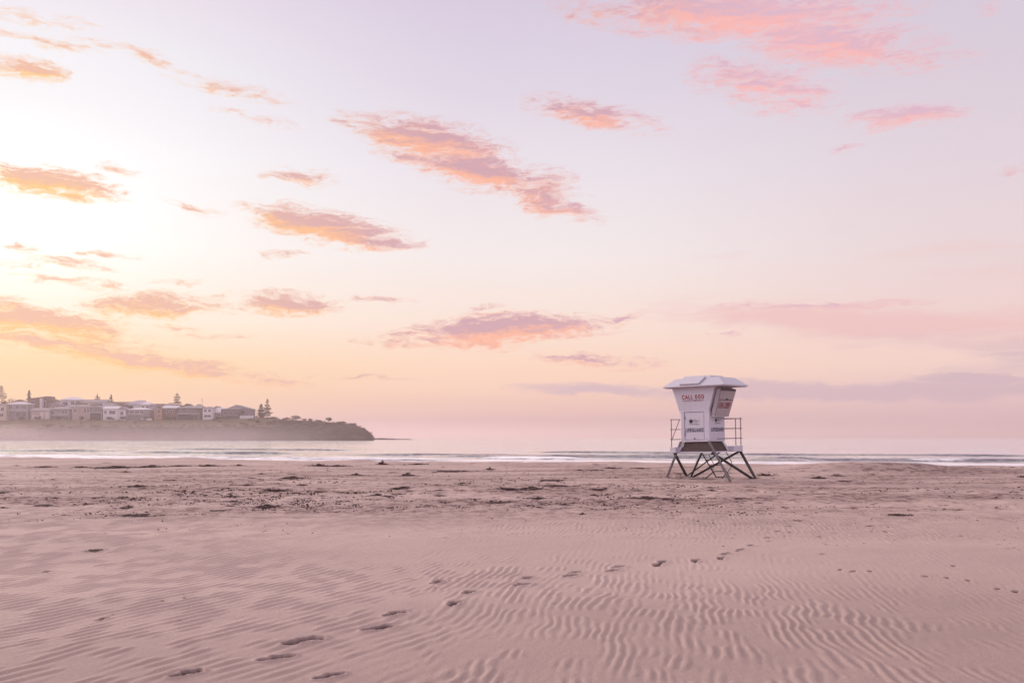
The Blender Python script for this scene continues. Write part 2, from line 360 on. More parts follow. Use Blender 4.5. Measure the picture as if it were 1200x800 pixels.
def build_sand():
    azd = np.arange(R(-33), R(33), 0.0016)
    azs = np.linspace(R(33), R(327), 84)[:-1]
    AZ = np.concatenate([azd, azs])
    r = [0.004, 0.15, 0.3]
    while r[-1] < 5.6: r.append(r[-1] * 1.06)
    while r[-1] < 30: r.append(r[-1] * 1.0019)
    while r[-1] < 105: r.append(r[-1] * 1.0042)
    while r[-1] < 900: r.append(r[-1] * 1.12)
    RR = np.array(r)
    A, Q = np.meshgrid(AZ, RR)
    X = Q * np.sin(A); Y = Q * np.cos(A)
    z = sandz(X, Y)
    near = (np.abs(A) < 0.7) | (A > 2 * math.pi - 0.7)
    # wind ripples: crests that run away to the right at the left, straight away at the right
    wx = 0.24 * fbm(X / 1.5, Y / 2.2, 31, 2) + 0.075 * fbm(X / .26, Y / .42, 32, 2)
    wy = 0.34 * fbm(X / 1.6, Y / 1.8, 41, 2)
    def rip(p):
        s = np.sin(p - 0.45 * np.cos(p)); c = 0.5 - 0.5 * s
        return 0.62 - c ** 2.8
    pa = 2 * math.pi / 0.142 * (0.91 * (X + wx * .8) - 0.41 * (Y + wy * .9))
    pb = 2 * math.pi / 0.096 * (0.985 * (X + wx * 1.15) - 0.17 * (Y + wy * .9))
    wmix = sst(X + 2.6 * fbm(X / 2.5, Y / 2.5, 51, 2) + 0.10 * (Y - 8), -1.9, 0.3)
    ripple = rip(pa) * (1 - wmix) + rip(pb) * wmix
    pc = 2 * math.pi / 0.30 * (0.12 * X + 0.99 * Y + 0.8 * wy)
    amp = 0.0082 * (0.45 + 1.3 * np.clip(fbm(X / 2.2, Y / 3.0, 61, 3) + 0.45, 0, 1))
    band = 1 - 0.85 * np.exp(-((Y - 15.2 + 0.05 * X) / 1.5) ** 2) * sst(X, -6, -1)
    band = band * (1 - 0.8 * np.exp(-((Y - 12.7 - .06 * X) / 1.2) ** 2) * sst(X, 0.5, 4.0))
    band = band * (1 - 0.7 * sst(X - 0.30 * Y, 0.2, 1.6) * (1 - sst(Y, 11, 14)))
    fade = 1 - 0.75 * sst(Y, 18, 30)
    ripple = ripple * (0.02 + 1.5 * sst(vn(X / .21, Y / .36, 71), 0.15, 0.85)) + 0.16 * np.sin(pc) * vn(X / 1.2, Y / 1.0, 73)
    z = z + np.where(near, amp * band * fade * ripple, 0)
    z = z + np.where(near, 0.006 * fbm(X / .22, Y / .22, 81, 3) * sst(Y, 3, 6), 0)
    print_dark = np.zeros_like(z)
    # trodden, lumpy band below the weed line
    tr = np.exp(-((Y - 30) / 9) ** 2)
    z = z + np.where(near, 0.13 * tr * fbm(X / .55, Y / .75, 91, 4), 0)
    for (fx, fy, ang, s) in prints():
        rr = np.abs(RR - math.hypot(fx, fy)) < 0.6
        if not rr.any(): continue
        i0, i1 = np.where(rr)[0][[0, -1]]
        xs = X[i0:i1 + 1] - fx; ys = Y[i0:i1 + 1] - fy
        ca, sa = math.cos(ang), math.sin(ang)
        u = (xs * ca + ys * sa) / (0.150 * s); v = (-xs * sa + ys * ca) / (0.074 * s)
        v = v + 0.25 * np.sin(u * 1.4)
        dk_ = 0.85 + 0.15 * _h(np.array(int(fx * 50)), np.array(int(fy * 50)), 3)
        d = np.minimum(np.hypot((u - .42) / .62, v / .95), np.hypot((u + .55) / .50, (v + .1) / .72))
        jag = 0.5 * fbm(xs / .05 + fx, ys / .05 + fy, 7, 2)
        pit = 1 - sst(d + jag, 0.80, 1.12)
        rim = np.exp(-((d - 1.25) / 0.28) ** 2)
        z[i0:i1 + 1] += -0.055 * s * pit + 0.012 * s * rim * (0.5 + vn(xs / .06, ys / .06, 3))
        print_dark[i0:i1 + 1] = np.maximum(print_dark[i0:i1 + 1], np.minimum(1, pit * 1.6) * dk_ * (0.92 + 0.08 * np.sign(jag)))
    for px, py in FEET_PX:                      # sand drifted and scoured round the tower's feet
        fx, fy, _ = ground(px, py)
        d = np.hypot(X - fx, Y - fy)
        z += 0.07 * np.exp(-((d - .42) / .22) ** 2) * (.6 + .8 * vn(X / .2, Y / .2, 5)) - .05 * np.exp(-(d / .22) ** 2)
    wet = sst(shoreq(X, Y) + 3 * fbm(X / 16, Y / 16, 5, 3), 1.0, 5.0)
    V = np.stack([X, Y, z], -1).reshape(-1, 3)
    me = grid_mesh('sand_beach', V, len(RR), len(AZ), wrap=True)
    # close the hole under the viewer
    for nm, arr in (('print_dark', print_dark), ('wet', wet)):
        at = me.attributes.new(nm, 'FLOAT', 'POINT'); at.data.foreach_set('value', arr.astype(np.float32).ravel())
    o = bpy.data.objects.new('sand', me); col.objects.link(o)
    m = bpy.data.materials.new('beach_sand'); m.use_nodes = True
    k = NT(m.node_tree); b = k.n['Principled BSDF']
    P = k.add('ShaderNodeNewGeometry').outputs['Position']
    fine = k.noise(P, 260.0, 3.0, 0.7); mid = k.noise(P, 9.0, 5.0, 0.6); big = k.noise(k.mapping(P, scale=(0.10, 0.22, 1)), 1.0, 4.0, 0.55)
    c = k.ramp(big, [(0.32, (0.400, 0.303, 0.278, 1)), (0.5, (0.468, 0.356, 0.325, 1)), (0.68, (0.505, 0.386, 0.350, 1))])
    grain = k.noise(P, 70.0, 3.0, 0.75); pebble = k.noise(P, 28.0, 2.0, 0.6)
    c = k.mix(k.smooth(grain, 0.52, 0.70, 0.0, 0.45), c, (0.25, 0.175, 0.165, 1))
    c = k.mix(k.smooth(grain, 0.30, 0.46, 0.35, 0.0), c, (0.58, 0.46, 0.43, 1))
    c = k.mix(k.smooth(pebble, 0.68, 0.74, 0.0, 0.6), c, (0.14, 0.085, 0.080, 1))
    c = k.mix(k.smooth(mid, 0.35, 0.75, 0.0, 0.35), c, (0.445, 0.330, 0.305, 1))
    c = k.mix(k.smooth(fine, 0.55, 0.75, 0.0, 0.35), c, (0.27, 0.19, 0.18, 1))
    c = k.mix(k.smooth(fine, 0.22, 0.40, 0.3, 0.0), c, (0.60, 0.47, 0.44, 1))
    yy0 = k.sep(P)[1]; xx0 = k.sep(P)[0]       # darker sand tone low down on the right
    tone_n = k.noise(k.mapping(P, scale=(.35, .3, 1)), 1.0, 3.0, 0.5)
    dark_lr = k.smooth(k.math('ADD', k.math('SUBTRACT', k.math('MULTIPLY', xx0, .35), yy0), k.math('MULTIPLY', tone_n, 4.0)), -10.5, -5.0)
    c = k.mix(k.math('MULTIPLY', dark_lr, 0.5), c, (0.275, 0.195, 0.180, 1))
    # specks of weed and shell grit, thick in the wrack band
    yv = k.sep(P)[1]; xv = k.sep(P)[0]
    zone = k.math('MULTIPLY', k.smooth(yv, 17.0, 26.0), k.smooth(yv, 70.0, 48.0))
    patch = k.noise(k.mapping(P, scale=(0.11, 0.30, 1)), 1.0, 4.0, 0.6)
    sp = k.noise(k.mapping(P, scale=(2.6, 1.9, 1)), 1.0, 4.0, 0.75)
    thr = k.math('SUBTRACT', sp, k.math('MULTIPLY', k.smooth(patch, 0.40, 0.72), 0.13))
    speck = k.math('MULTIPLY', k.smooth(k.math('SUBTRACT', sp, k.math('SUBTRACT', 0.595, k.math('MULTIPLY', k.smooth(patch, 0.36, 0.60), 0.12))), 0.0, 0.06), zone)
    c = k.mix(k.math('MULTIPLY', speck, 0.75), c, (0.085, 0.040, 0.042, 1))
    c = k.mix(k.math('MULTIPLY', k.math('MULTIPLY', k.smooth(patch, 0.34, 0.62), zone), 0.42), c, (0.20, 0.120, 0.108, 1))
    da = k.add('ShaderNodeAttribute'); da.attribute_name = 'print_dark'
    c = k.mix(k.math('MULTIPLY', da.outputs['Fac'], 0.95), c, (0.028, 0.012, 0.014, 1))  # footprint pits coloured much darker than the sand around
    wa = k.add('ShaderNodeAttribute'); wa.attribute_name = 'wet'
    c = k.mix(k.math('MULTIPLY', wa.outputs['Fac'], 0.8), c, (0.17, 0.115, 0.105, 1))
    k.l.new(c, b.inputs['Base Color'])
    k.l.new(k.math('SUBTRACT', 0.95, k.math('MULTIPLY', wa.outputs['Fac'], 0.65)), b.inputs['Roughness'])
    b.inputs['Specular IOR Level'].default_value = 0.25
    h = k.math('ADD', k.math('MULTIPLY', grain, 0.6), k.noise(P, 22.0, 4.0, 0.65))
    k.l.new(k.bump(h, 0.6, 0.014), b.inputs['Normal'])
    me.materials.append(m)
    tag(o, kind='structure', label='pinkish beach sand with wind ripples and a line of footprints')
    # disc that fills the middle
    return o
build_sand()

# ------------------------------------------------------------------ sea
WAVES = [  # px0, px1, py of the crest line, height, foam (0-1), dip to the right in px
    (860, 1330, 537.0, .30, .32, 2.6), (500, 900, 533.2, .27, .28, 2.2), (560, 690, 535.5, .30, .9, 1.2), (150, 350, 529.3, .33, .2, 1.5), (-200, 160, 527.0, .30, .3, 1.0),
    (300, 520, 535.8, .24, .55, 2.0), (400, 640, 531.5, .22, .1, 1.0), (940, 1100, 541.0, .20, .6, 1.2), (180, 420, 525.5, .25, .0, 1.0), (620, 860, 528.5, .22, .0, 1.5), (-100, 130, 532.0, .22, .7, 1.0), (30, 330, 533.4, .2, .5, 1.4), (700, 1250, 531.2, .2, .05, 2.0), (870, 950, 536.6, .22, .45, .6)]
def build_sea():
    def axis(lo, hi, step, far, g=1.18):
        a = list(np.arange(lo, hi, step)); s = step
        while a[-1] < far: s *= g; a.append(a[-1] + s)
        return a
    s_ax = axis(-140, 120, 0.55, 13000)
    neg = []; s = 0.55; x = -140
    while x > -13000: s *= 1.18; x -= s; neg.append(x)
    s_ax = np.array(neg[::-1] + s_ax)
    q_ax = np.array([-3.0] + axis(0, 170, 0.34, 13500, 1.13))
    SS, QQ = np.meshgrid(s_ax, q_ax)
    X = SS * SHT[0] + (QQ + 64.6) * SHN[0]; Y = SS * SHT[1] + (QQ + 64.6) * SHN[1]
    z = np.full_like(X, SEA); foam = np.zeros_like(X); face = np.zeros_like(X)
    nearm = sst(QQ, 600, 60)
    z += 0.16 * fbm(SS / 22, QQ / 5, 3, 3) * sst(QQ, 700, 100) * sst(QQ, 2, 12) if False else 0.14 * fbm(SS / 24, QQ / 5.5, 3, 3) * (1 - sst(QQ, 200, 700))
    for (p0, p1, py, h, fm, dip) in WAVES:
        def at(px, yy):
            yd = (EYE - SEA - .25) * FPX / (yy - HZ); xx = (px - 600) / FPX * yd
            return xx * SHT[0] + yd * SHT[1], xx * SHN[0] + yd * SHN[1] - 64.6
        s0, q0 = at(p0, py - dip / 2); s1, q1 = at(p1, py + dip / 2)
        t = (SS - s0) / (s1 - s0)
        qc = q0 + (q1 - q0) * np.clip(t, -.3, 1.3) + 1.6 * fbm(SS / 12, SS * 0, 77 + int(p0), 3)
        env = sst(t, -0.12, 0.2) * (1 - sst(t, 0.8, 1.12)) * (0.75 + .5 * vn(SS / 7, SS * 0 + py, 9))
        dq = QQ - qc                                         # positive = seaward (back of the wave)
        prof = np.where(dq > 0, np.exp(-(dq / 3.2) ** 2), np.exp(-(dq / 1.15) ** 2))
        z += h * env * prof
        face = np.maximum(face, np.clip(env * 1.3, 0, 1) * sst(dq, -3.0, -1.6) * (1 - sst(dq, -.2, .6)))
        brk = np.clip(env, 0, 1) * sst(vn(SS / 9, SS * 0 + p0, 21), 1 - fm * 1.05, 1.15 - fm * 1.0 + .12)
        foam = np.maximum(foam, brk * np.exp(-((dq + 0.2) / 1.1) ** 2))
        foam = np.maximum(foam, .62 * np.clip(env, 0, 1) * sst(dq, -9, -2.0) * (1 - sst(dq, -2.0, -.9)) * (0.4 + fm * .6))
    # the run-up over the wet sand
    foam = np.maximum(foam, 0.95 * (1 - sst(QQ + 2.5 * fbm(SS / 9, QQ / 9, 19, 3), 9, 17)))
    foam = np.maximum(foam, 0.6 * np.exp(-((QQ - 24 + 5 * fbm(SS / 30, SS * 0, 23, 3)) / 4.5) ** 2))
    V = np.stack([X, Y, z], -1).reshape(-1, 3)
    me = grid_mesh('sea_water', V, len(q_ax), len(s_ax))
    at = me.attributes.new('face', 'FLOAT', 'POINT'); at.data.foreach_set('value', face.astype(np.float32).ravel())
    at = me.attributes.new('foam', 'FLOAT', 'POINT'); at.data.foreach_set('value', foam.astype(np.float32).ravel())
    o = bpy.data.objects.new('sea', me); col.objects.link(o)
    m = bpy.data.materials.new('sea_water'); m.use_nodes = True
    k = NT(m.node_tree); b = k.n['Principled BSDF']
    P = k.add('ShaderNodeNewGeometry').outputs['Position']
    Pr = k.mapping(P, rot=(0, 0, R(18.4)))
    n1 = k.noise(k.mapping(Pr, scale=(0.16, 0.55, 1)), 1.0, 6.0, 0.6)
    n2 = k.noise(k.mapping(Pr, scale=(1.5, 3.2, 1)), 1.0, 4.0, 0.6)
    n3 = k.noise(k.mapping(Pr, scale=(0.012, 0.05, 1)), 1.0, 5.0, 0.6)
    h = k.math('ADD', k.math('ADD', k.math('MULTIPLY', n1, 0.30), k.math('MULTIPLY', n2, 0.05)), k.math('MULTIPLY', n3, 2.0))
    fa = k.add('ShaderNodeAttribute'); fa.attribute_name = 'foam'
    fn = k.noise(k.mapping(Pr, scale=(0.5, 1.3, 1)), 1.0, 6.0, 0.7)
    f = k.smooth(k.math('ADD', fa.outputs['Fac'], k.math('MULTIPLY', k.math('SUBTRACT', fn, 0.5), 1.3)), 0.28, 0.62)
    f = k.math('MULTIPLY', f, k.smooth(fa.outputs['Fac'], 0.02, 0.2))
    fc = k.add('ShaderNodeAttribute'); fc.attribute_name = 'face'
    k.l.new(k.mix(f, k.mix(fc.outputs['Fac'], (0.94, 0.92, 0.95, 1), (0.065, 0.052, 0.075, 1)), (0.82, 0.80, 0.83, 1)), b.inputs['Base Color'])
    k.l.new(k.math('ADD', k.math('MULTIPLY', f, 0.7), 0.10), b.inputs['Roughness'])
    b.inputs['IOR'].default_value = 1.9
    k.l.new(k.math('MULTIPLY', k.math('MULTIPLY', k.math('SUBTRACT', 1.0, f), 0.92), k.math('SUBTRACT', 1.0, fc.outputs['Fac'])), b.inputs['Metallic'])
    def wob(sc, amp):
        v = k.vmath('SUBTRACT', k.noise(k.mapping(Pr, scale=sc), 1.0, 3.0, 0.6, out=1), (0.5, 0.5, 0.5))
        return k.vmath('MULTIPLY', v, (amp, amp, 0.0))
    nn = k.vmath('ADD', k.add('ShaderNodeNewGeometry').outputs['Normal'], k.vmath('ADD', wob((0.10, 0.45, 1), 1.3), wob((0.9, 2.2, 1), 1.3)))
    k.l.new(k.vmath('NORMALIZE', nn), b.inputs['Normal'])
    me.materials.append(m)
    tag(o, kind='structure', label='calm pale sea with low breaking waves')
build_sea()

# ------------------------------------------------------------------ headland
HD = 800.0; HPX = HD / FPX                                          # metres per photo pixel at the cliff
def hx(px): return (px - 600) * HPX
def hz(py): return EYE + (HZ - py) * HPX
PROF = [(-900, 470), (-300, 487), (-100, 490), (0, 491), (60, 490.5), (120, 491), (180, 491), (240, 490.2), (285, 489.0), (300, 488), (312, 487.4), (328, 489.0), (340, 491), (360, 491.2), (385, 493.2), (405, 495.0), (418, 497.2), (426, 500.5), (432, 504.0), (436, 508.5), (438, 512), (441, 520), (470, 540)]
BACKH = [(-900, 30), (-300, 16), (0, 9.5), (110, 9.5), (180, 8.5), (230, 5.0), (270, 3.2), (300, 2.0), (330, 1.2), (400, 0.6), (430, 0), (470, 0)]
def headz(X, D):                                                    # D metres behind the cliff foot
    px = X * HD / (HD + np.maximum(D, 0) * 1.12) / HPX + 600
    top = hz(np.interp(px, [p[0] for p in PROF], [p[1] for p in PROF]))
    bk = np.interp(px, [p[0] for p in BACKH], [p[1] for p in BACKH])
    D = D + 5 * fbm(X / 22, D * 0, 61, 3) + 2.0 * fbm(X / 6, D / 6, 62, 2)
    zc = SEA - 1.5 + (top - SEA + 1.5) * (0.66 * sst(D, 0, 20) + 0.34 * sst(D, 16, 50))
    zc = zc + bk * sst(D, 52, 150)
    zc = zc - 30 * sst(D, 240, 400)
    return zc
def build_headland():
    px = np.arange(-700, 452, 1.5); X1 = hx(px); D1 = np.concatenate([np.arange(-4, 60, 1.6), np.arange(60, 400, 8)])
    X, D = np.meshgrid(X1, D1)
    z = headz(X, D) + 1.1 * fbm(X / 3, D / 3, 66, 3) * sst(D, 2, 10) * (1 - .8 * sst(D, 42, 50)) + 2.2 * fbm(X / 10, D / 8, 67, 3) * sst(D, 2, 8) * (1 - sst(D, 30, 46))
    V = np.stack([X, HD + D, z], -1).reshape(-1, 3)
    me = grid_mesh('headland', V, len(D1), len(X1))
    o = bpy.data.objects.new('headland', me); col.objects.link(o)
    m = bpy.data.materials.new('headland_ground'); m.use_nodes = True
    k = NT(m.node_tree); b = k.n['Principled BSDF']
    g = k.add('ShaderNodeNewGeometry'); P = g.outputs['Position']
    nz = k.sep(g.outputs['Normal'])[2]; zz = k.sep(P)[2]; xx = k.sep(P)[0]
    a = k.noise(k.mapping(P, scale=(0.12, 0.12, 0.3)), 1.0, 6.0, 0.65); bb = k.noise(k.mapping(P, scale=(.5, .5, .9)), 1.0, 5.0, 0.7)
    scrub = k.ramp(bb, [(0.3, (0.022, 0.024, 0.018, 1)), (0.7, (0.075, 0.062, 0.048, 1))])
    rock = k.ramp(bb, [(0.3, (0.06, 0.04, 0.036, 1)), (0.7, (0.15, 0.10, 0.09, 1))])
    c = k.mix(k.smooth(a, 0.50, 0.66), scrub, rock)
    grass = k.ramp(a, [(0.3, (0.105, 0.092, 0.062, 1)), (0.7, (0.175, 0.155, 0.105, 1))])
    gw = k.math('MULTIPLY', k.smooth(k.math('ADD', zz, k.math('MULTIPLY', a, 3.0)), 11.6, 13.0), k.smooth(xx, hx(330), hx(300)))
    c = k.mix(gw, c, grass)
    k.l.new(c, b.inputs['Base Color']); b.inputs['Roughness'].default_value = 0.95; b.inputs['Specular IOR Level'].default_value = 0.1
    k.l.new(k.bump(bb, 0.8, 0.8), b.inputs['Normal'])
    me.materials.append(m)
    tag(o, kind='structure', label='long grassy headland with a dark scrubby cliff over the sea')
build_headland()

# low reef running out from the headland's point
def build_reef():
    X1 = np.linspace(-185, -108, 90); D1 = np.linspace(-9, 9, 20)
    X, D = np.meshgrid(X1, D1)
    t = (X + 185) / 77
    z = SEA - .8 + (2.1 * (1 - t) ** .7 + .35 + 1.4 * fbm(X / 7, D / 5, 8, 3)) * (1 - (D / 9) ** 2) * sst(t, 1.0, .8) if False else SEA - .8 + (2.4 * (1 - t) ** .7 + .9 + 1.5 * fbm(X / 7, D / 5, 8, 3)) * (1 - (D / 9) ** 2) * (1 - sst(t, .8, 1.0))
    me = grid_mesh('rock_reef', np.stack([X, 1180 + D, z], -1).reshape(-1, 3) * np.array([1, 1, 1]), len(D1), len(X1))
    me.materials.append(mat('reef_rock', (0.06, 0.045, 0.045), 0.8, bump=.3, bscale=.6))
    o = bpy.data.objects.new('rock_reef', me); col.objects.link(o)
    tag(o, label='low dark reef of rock running out to sea past the headland tip', cat='reef')
build_reef()

# ------------------------------------------------------------------ houses on the headland
MATS = {
    'white': mat('white_render', (0.66, 0.64, 0.66), 0.7, scale=.4), 'cream': mat('cream_render', (0.52, 0.44, 0.36), 0.8, scale=.4),
    'pink': mat('pale_brick', (0.42, 0.32, 0.30), 0.85, scale=.5), 'brown': mat('brown_brick', (0.16, 0.105, 0.09), 0.85, scale=.5),
    'orange': mat('orange_brick', (0.40, 0.22, 0.14), 0.85, scale=.5), 'dark': mat('dark_cladding', (0.085, 0.07, 0.075), 0.7, scale=.5),
    'grey': mat('grey_cladding', (0.26, 0.235, 0.25), 0.7, scale=.5), 'roofpale': mat('pale_metal_roof', (0.62, 0.60, 0.66), 0.45, scale=.6),
    'roofgrey': mat('grey_metal_roof', (0.25, 0.225, 0.245), 0.5, scale=.6), 'roofbrown': mat('brown_tile_roof', (0.13, 0.085, 0.075), 0.8, scale=.6),
    'glass': mat('window_glass', (0.05, 0.055, 0.07), 0.08, scale=.5, spec=.8), 'trim': mat('white_trim', (0.72, 0.70, 0.72), 0.6, scale=1.0), 'curtain': mat('pale_blinds', (0.55, 0.50, 0.50), 0.7, scale=1.0)}

def house(name, label, x0, x1, yr, ye, yb, D, depth, wall, roof, rtype='hip', wins=(), balcony=None, pale_win=False, over=.6, peak=None):
    """pixel spans on the headland -> a house D metres behind the cliff foot"""
    s = (HD + D) / FPX
    X0 = (x0 - 600) * s; X1 = (x1 - 600) * s
    zr = EYE + (HZ - yr) * s; ze = EYE + (HZ - ye) * s; zb = EYE + (HZ - yb) * s
    y0 = HD + D; y1 = y0 + depth
    root = empty(name, ((X0 + X1) / 2, (y0 + y1) / 2, zb)); ox, oy, oz = root.location
    tag(root, label, 'house', 'houses along the top of the headland')
    zl = min(float(headz(np.array(xx), np.array(D + dd))) for xx in (X0, (X0 + X1) / 2, X1) for dd in (0.0, depth)) - 1.0
    zl = min(zl, zb - .2)
    L = lambda x, y, z: (x - ox, y - oy, z - oz)
    w = MB(); w.box(X0 - ox, X1 - ox, y0 - oy, y1 - oy, zl - oz, ze - oz)
    wb = w.build('wall', MATS[wall], root)
    r = MB(); o = over; ey = ze + .004; t = .28
    a, b_, c, d = X0 - o, X1 + o, y0 - o, y1 + o
    pk = (X0 + X1) / 2 if peak is None else (peak - 600) * s
    ym = (c + d) / 2
    r.box(a - ox, b_ - ox, c - oy, d - oy, ey - oz, ey + t - oz)
    e2 = ey + t + .003
    if zr > e2 + .2:
        if rtype == 'hip':
            k = min((b_ - a) * .38, (d - c) * .5)
            r.poly([L(a, c, e2), L(b_, c, e2), L(b_, d, e2), L(a, d, e2), L(a + k, ym, zr), L(b_ - k, ym, zr)], [(0, 1, 5, 4), (1, 2, 5), (2, 3, 4, 5), (3, 0, 4), (3, 2, 1, 0)])
        elif rtype == 'gable':      # gable end towards the sea
            r.poly([L(a, c, e2), L(b_, c, e2), L(pk, c, zr), L(a, d, e2), L(b_, d, e2), L(pk, d, zr)], [(0, 1, 2), (5, 4, 3), (1, 4, 5, 2), (3, 0, 2, 5), (0, 3, 4, 1)])
        elif rtype == 'side':       # ridge along the street
            r.poly([L(a, c, e2), L(b_, c, e2), L(b_, d, e2), L(a, d, e2), L(a, ym, zr), L(b_, ym, zr)], [(0, 1, 5, 4), (1, 2, 5), (2, 3, 4, 5), (3, 0, 4), (3, 2, 1, 0)])
        elif rtype == 'skill_r':    # rises to the right
            r.poly([L(a, c, e2), L(b_, c, e2), L(b_, d, e2), L(a, d, e2), L(b_, c, zr), L(b_, d, zr)], [(0, 1, 4), (1, 2, 5, 4), (2, 3, 5), (0, 4, 5, 3), (3, 2, 1, 0)])
        elif rtype == 'skill_l':
            r.poly([L(a, c, e2), L(b_, c, e2), L(b_, d, e2), L(a, d, e2), L(a, c, zr), L(a, d, zr)], [(0, 1, 4), (1, 2, 5, 4), (2, 3, 5), (0, 4, 5, 3), (3, 2, 1, 0)])
    r.build('roof', MATS[roof], root)
    for (wx0, wx1, wy0, wy1) in wins:
        A = (wx0 - 600) * s; B = (wx1 - 600) * s; T = EYE + (HZ - wy0) * s; Bz = EYE + (HZ - wy1) * s
        f = MB()
        for (p, q_, u, v) in ((A - .12, B + .12, T, T + .14), (A - .12, B + .12, Bz - .14, Bz), (A - .12, A, Bz, T), (B, B + .12, Bz, T), ((A + B) / 2 - .05, (A + B) / 2 + .05, Bz, T)):
            f.box(p - ox, q_ - ox, y0 - .09 - oy, y0 - .003 - oy, u - oz, v - oz)
        wf = f.build('window', MATS['trim'], root)
        MB().box(A - ox, B - ox, y0 - .05 - oy, y0 - .004 - oy, Bz - oz, T - oz).build('pane', MATS['curtain' if pale_win else 'glass'], wf)
    if balcony:
        bx0, bx1, by = balcony
        A = (bx0 - 600) * s; B = (bx1 - 600) * s; Z = EYE + (HZ - by) * s
        q = MB(); q.box(A - ox, B - ox, y0 - 1.9 - oy, y0 - .01 - oy, Z - .22 - oz, Z - oz)
        bal = q.build('balcony', MATS['trim'], root)
        q = MB(); q.box(A - ox, B - ox, y0 - 1.88 - oy, y0 - 1.82 - oy, Z + .95 - oz, Z + 1.05 - oz)
        n = max(2, int((B - A) / 1.0))
        for i in range(n + 1):
            xx = A + .05 + (B - A - .1) * i / n
            q.box(xx - .03 - ox, xx + .03 - ox, y0 - 1.875 - oy, y0 - 1.825 - oy, Z + .003 - oz, Z + .947 - oz)
        q.build('balcony_rail', MATS['trim'], bal)
        for xx in (A + .2, B - .2):
            MB().box(xx - .1 - ox, xx + .1 - ox, y0 - 1.8 - oy, y0 - 1.6 - oy, zl - oz, Z - .223 - oz).build('balcony_post', MATS['trim'], root)
    return root

H = house
FD, BD = 54.0, 92.0
H('house', 'beige house with a slanting roof at the left end of the headland row', -12, 7, 471, 474, 491, FD, 10, 'cream', 'roofgrey', 'skill_l', [(-8, -4, 477, 481), (1, 4.5, 477, 481), (-2, 4, 484, 488)])
H('house', 'two-level house with pale upper wall and dark carport, right of the beige house', 8, 33, 470.6, 473.6, 490, FD + 4, 11, 'grey', 'roofpale', 'hip', [(10, 14, 475, 479), (18, 22, 475, 479), (25, 31, 475, 479), (18, 31, 483, 488)], (8, 33, 481.5))
H('house', 'large brown house with the high slanting roof behind the left of the row', 32, 55, 464, 467.5, 479, BD, 14, 'brown', 'roofbrown', 'skill_r', [(36, 40, 470, 474), (51, 54, 470, 475)])
H('house', 'narrow white piece of wall against the high brown house', 46.3, 49.2, 466, 466.6, 476, BD - 3, 2.4, 'white', 'roofbrown', 'flat', [], over=.1)  # narrow white bit of wall, built as its own box
H('house', 'brown side wing with roof falling right beside the high brown house', 55.5, 66, 465.5, 470.5, 479, BD + 1, 12, 'brown', 'roofbrown', 'skill_l', [(57, 60, 472, 476)])
H('house', 'low house with three bright windows in front of the high brown house', 36, 58, 477.6, 481, 491, FD, 10, 'pink', 'roofgrey', 'side', [(38, 41, 486.5, 490), (47.5, 51, 483, 490), (53, 57, 483, 490)], pale_win=True)
H('house', 'grey house under a long low pale roof with two eaves lines', 58, 82, 476, 479.5, 491, FD + 3, 12, 'grey', 'roofgrey', 'hip', [(60, 64, 482, 486), (72, 79, 481.5, 484)], (60, 82, 486.5), over=1.2)
H('house', 'white two-storey house with broad pale roof at the back', 71, 95, 464.6, 468.6, 480, BD - 2, 13, 'white', 'roofpale', 'hip', [(73, 79, 471, 475), (83, 87, 470, 474), (89, 94, 470, 474)], (71, 86, 476.5), over=1.4)
H('house', 'pink brick house with a row of upper windows, centre of the front row', 84, 105, 473.6, 477, 488.5, FD + 1, 11, 'pink', 'roofgrey', 'hip', [(86, 90, 479, 483), (98, 101, 478.5, 483), (102, 104.5, 478.5, 483)])
H('house', 'long pale house with a low ridge roof behind the pink brick house', 96, 124, 467.6, 471.3, 480, BD - 6, 12, 'white', 'roofgrey', 'side', [(99, 103, 473, 476), (106, 110, 473, 476), (115, 120, 473, 476)])
H('house', 'dark house with upper verandah right of the pink brick house', 105.5, 120, 474.6, 477.8, 489, FD + 2, 11, 'dark', 'roofgrey', 'gable', [(107, 110, 479, 482.5), (111, 114, 479, 482.5), (116, 119, 479, 482.5)], (105.5, 120, 483.5))
H('house', 'wide house with a big plain brown roof on the skyline', 124.5, 150, 470.3, 476.5, 483, BD + 8, 16, 'brown', 'roofbrown', 'side', [(128, 132, 478, 481)])
H('house', 'small white house with a low pale gable at front centre', 120.5, 138, 475.4, 479, 489, FD, 12, 'white', 'roofpale', 'side', [(122, 125, 481, 484.5), (128, 135, 481, 485)])
H('house', 'white house with the tall slanting pale roof, highest in the middle', 145, 163, 468.5, 473.5, 482, BD - 8, 13, 'white', 'roofpale', 'skill_r', [(151, 156, 475, 479)], over=.9)
H('house', 'narrow white gabled house left of the balcony house', 138.5, 147, 476.4, 479.3, 488, FD + 1, 9, 'white', 'roofgrey', 'gable', [(141, 144.5, 482, 486)])
H('house', 'white house with open framed balconies under a shallow pale roof', 149.5, 175, 477.3, 480, 488.5, FD + 3, 12, 'grey', 'roofpale', 'hip', [(152, 157, 481.5, 484.5), (158, 163, 481.5, 484.5), (164, 168, 481.5, 484.5)], (149.5, 168, 485.6), over=1.0)
H('house', 'pale upper house with a hipped grey roof above the balcony house', 163.5, 176.5, 470.3, 474.2, 482, BD - 12, 12, 'white', 'roofpale', 'hip', [(166, 169, 475.5, 479), (171, 174, 475.5, 479)])
H('house', 'flat-roofed brown block with a chimney on the skyline', 177, 192, 472.5, 473.4, 483, BD - 6, 12, 'pink', 'roofbrown', 'flat', [(179, 182, 475.5, 478.5), (185, 188, 475.5, 478.5)])
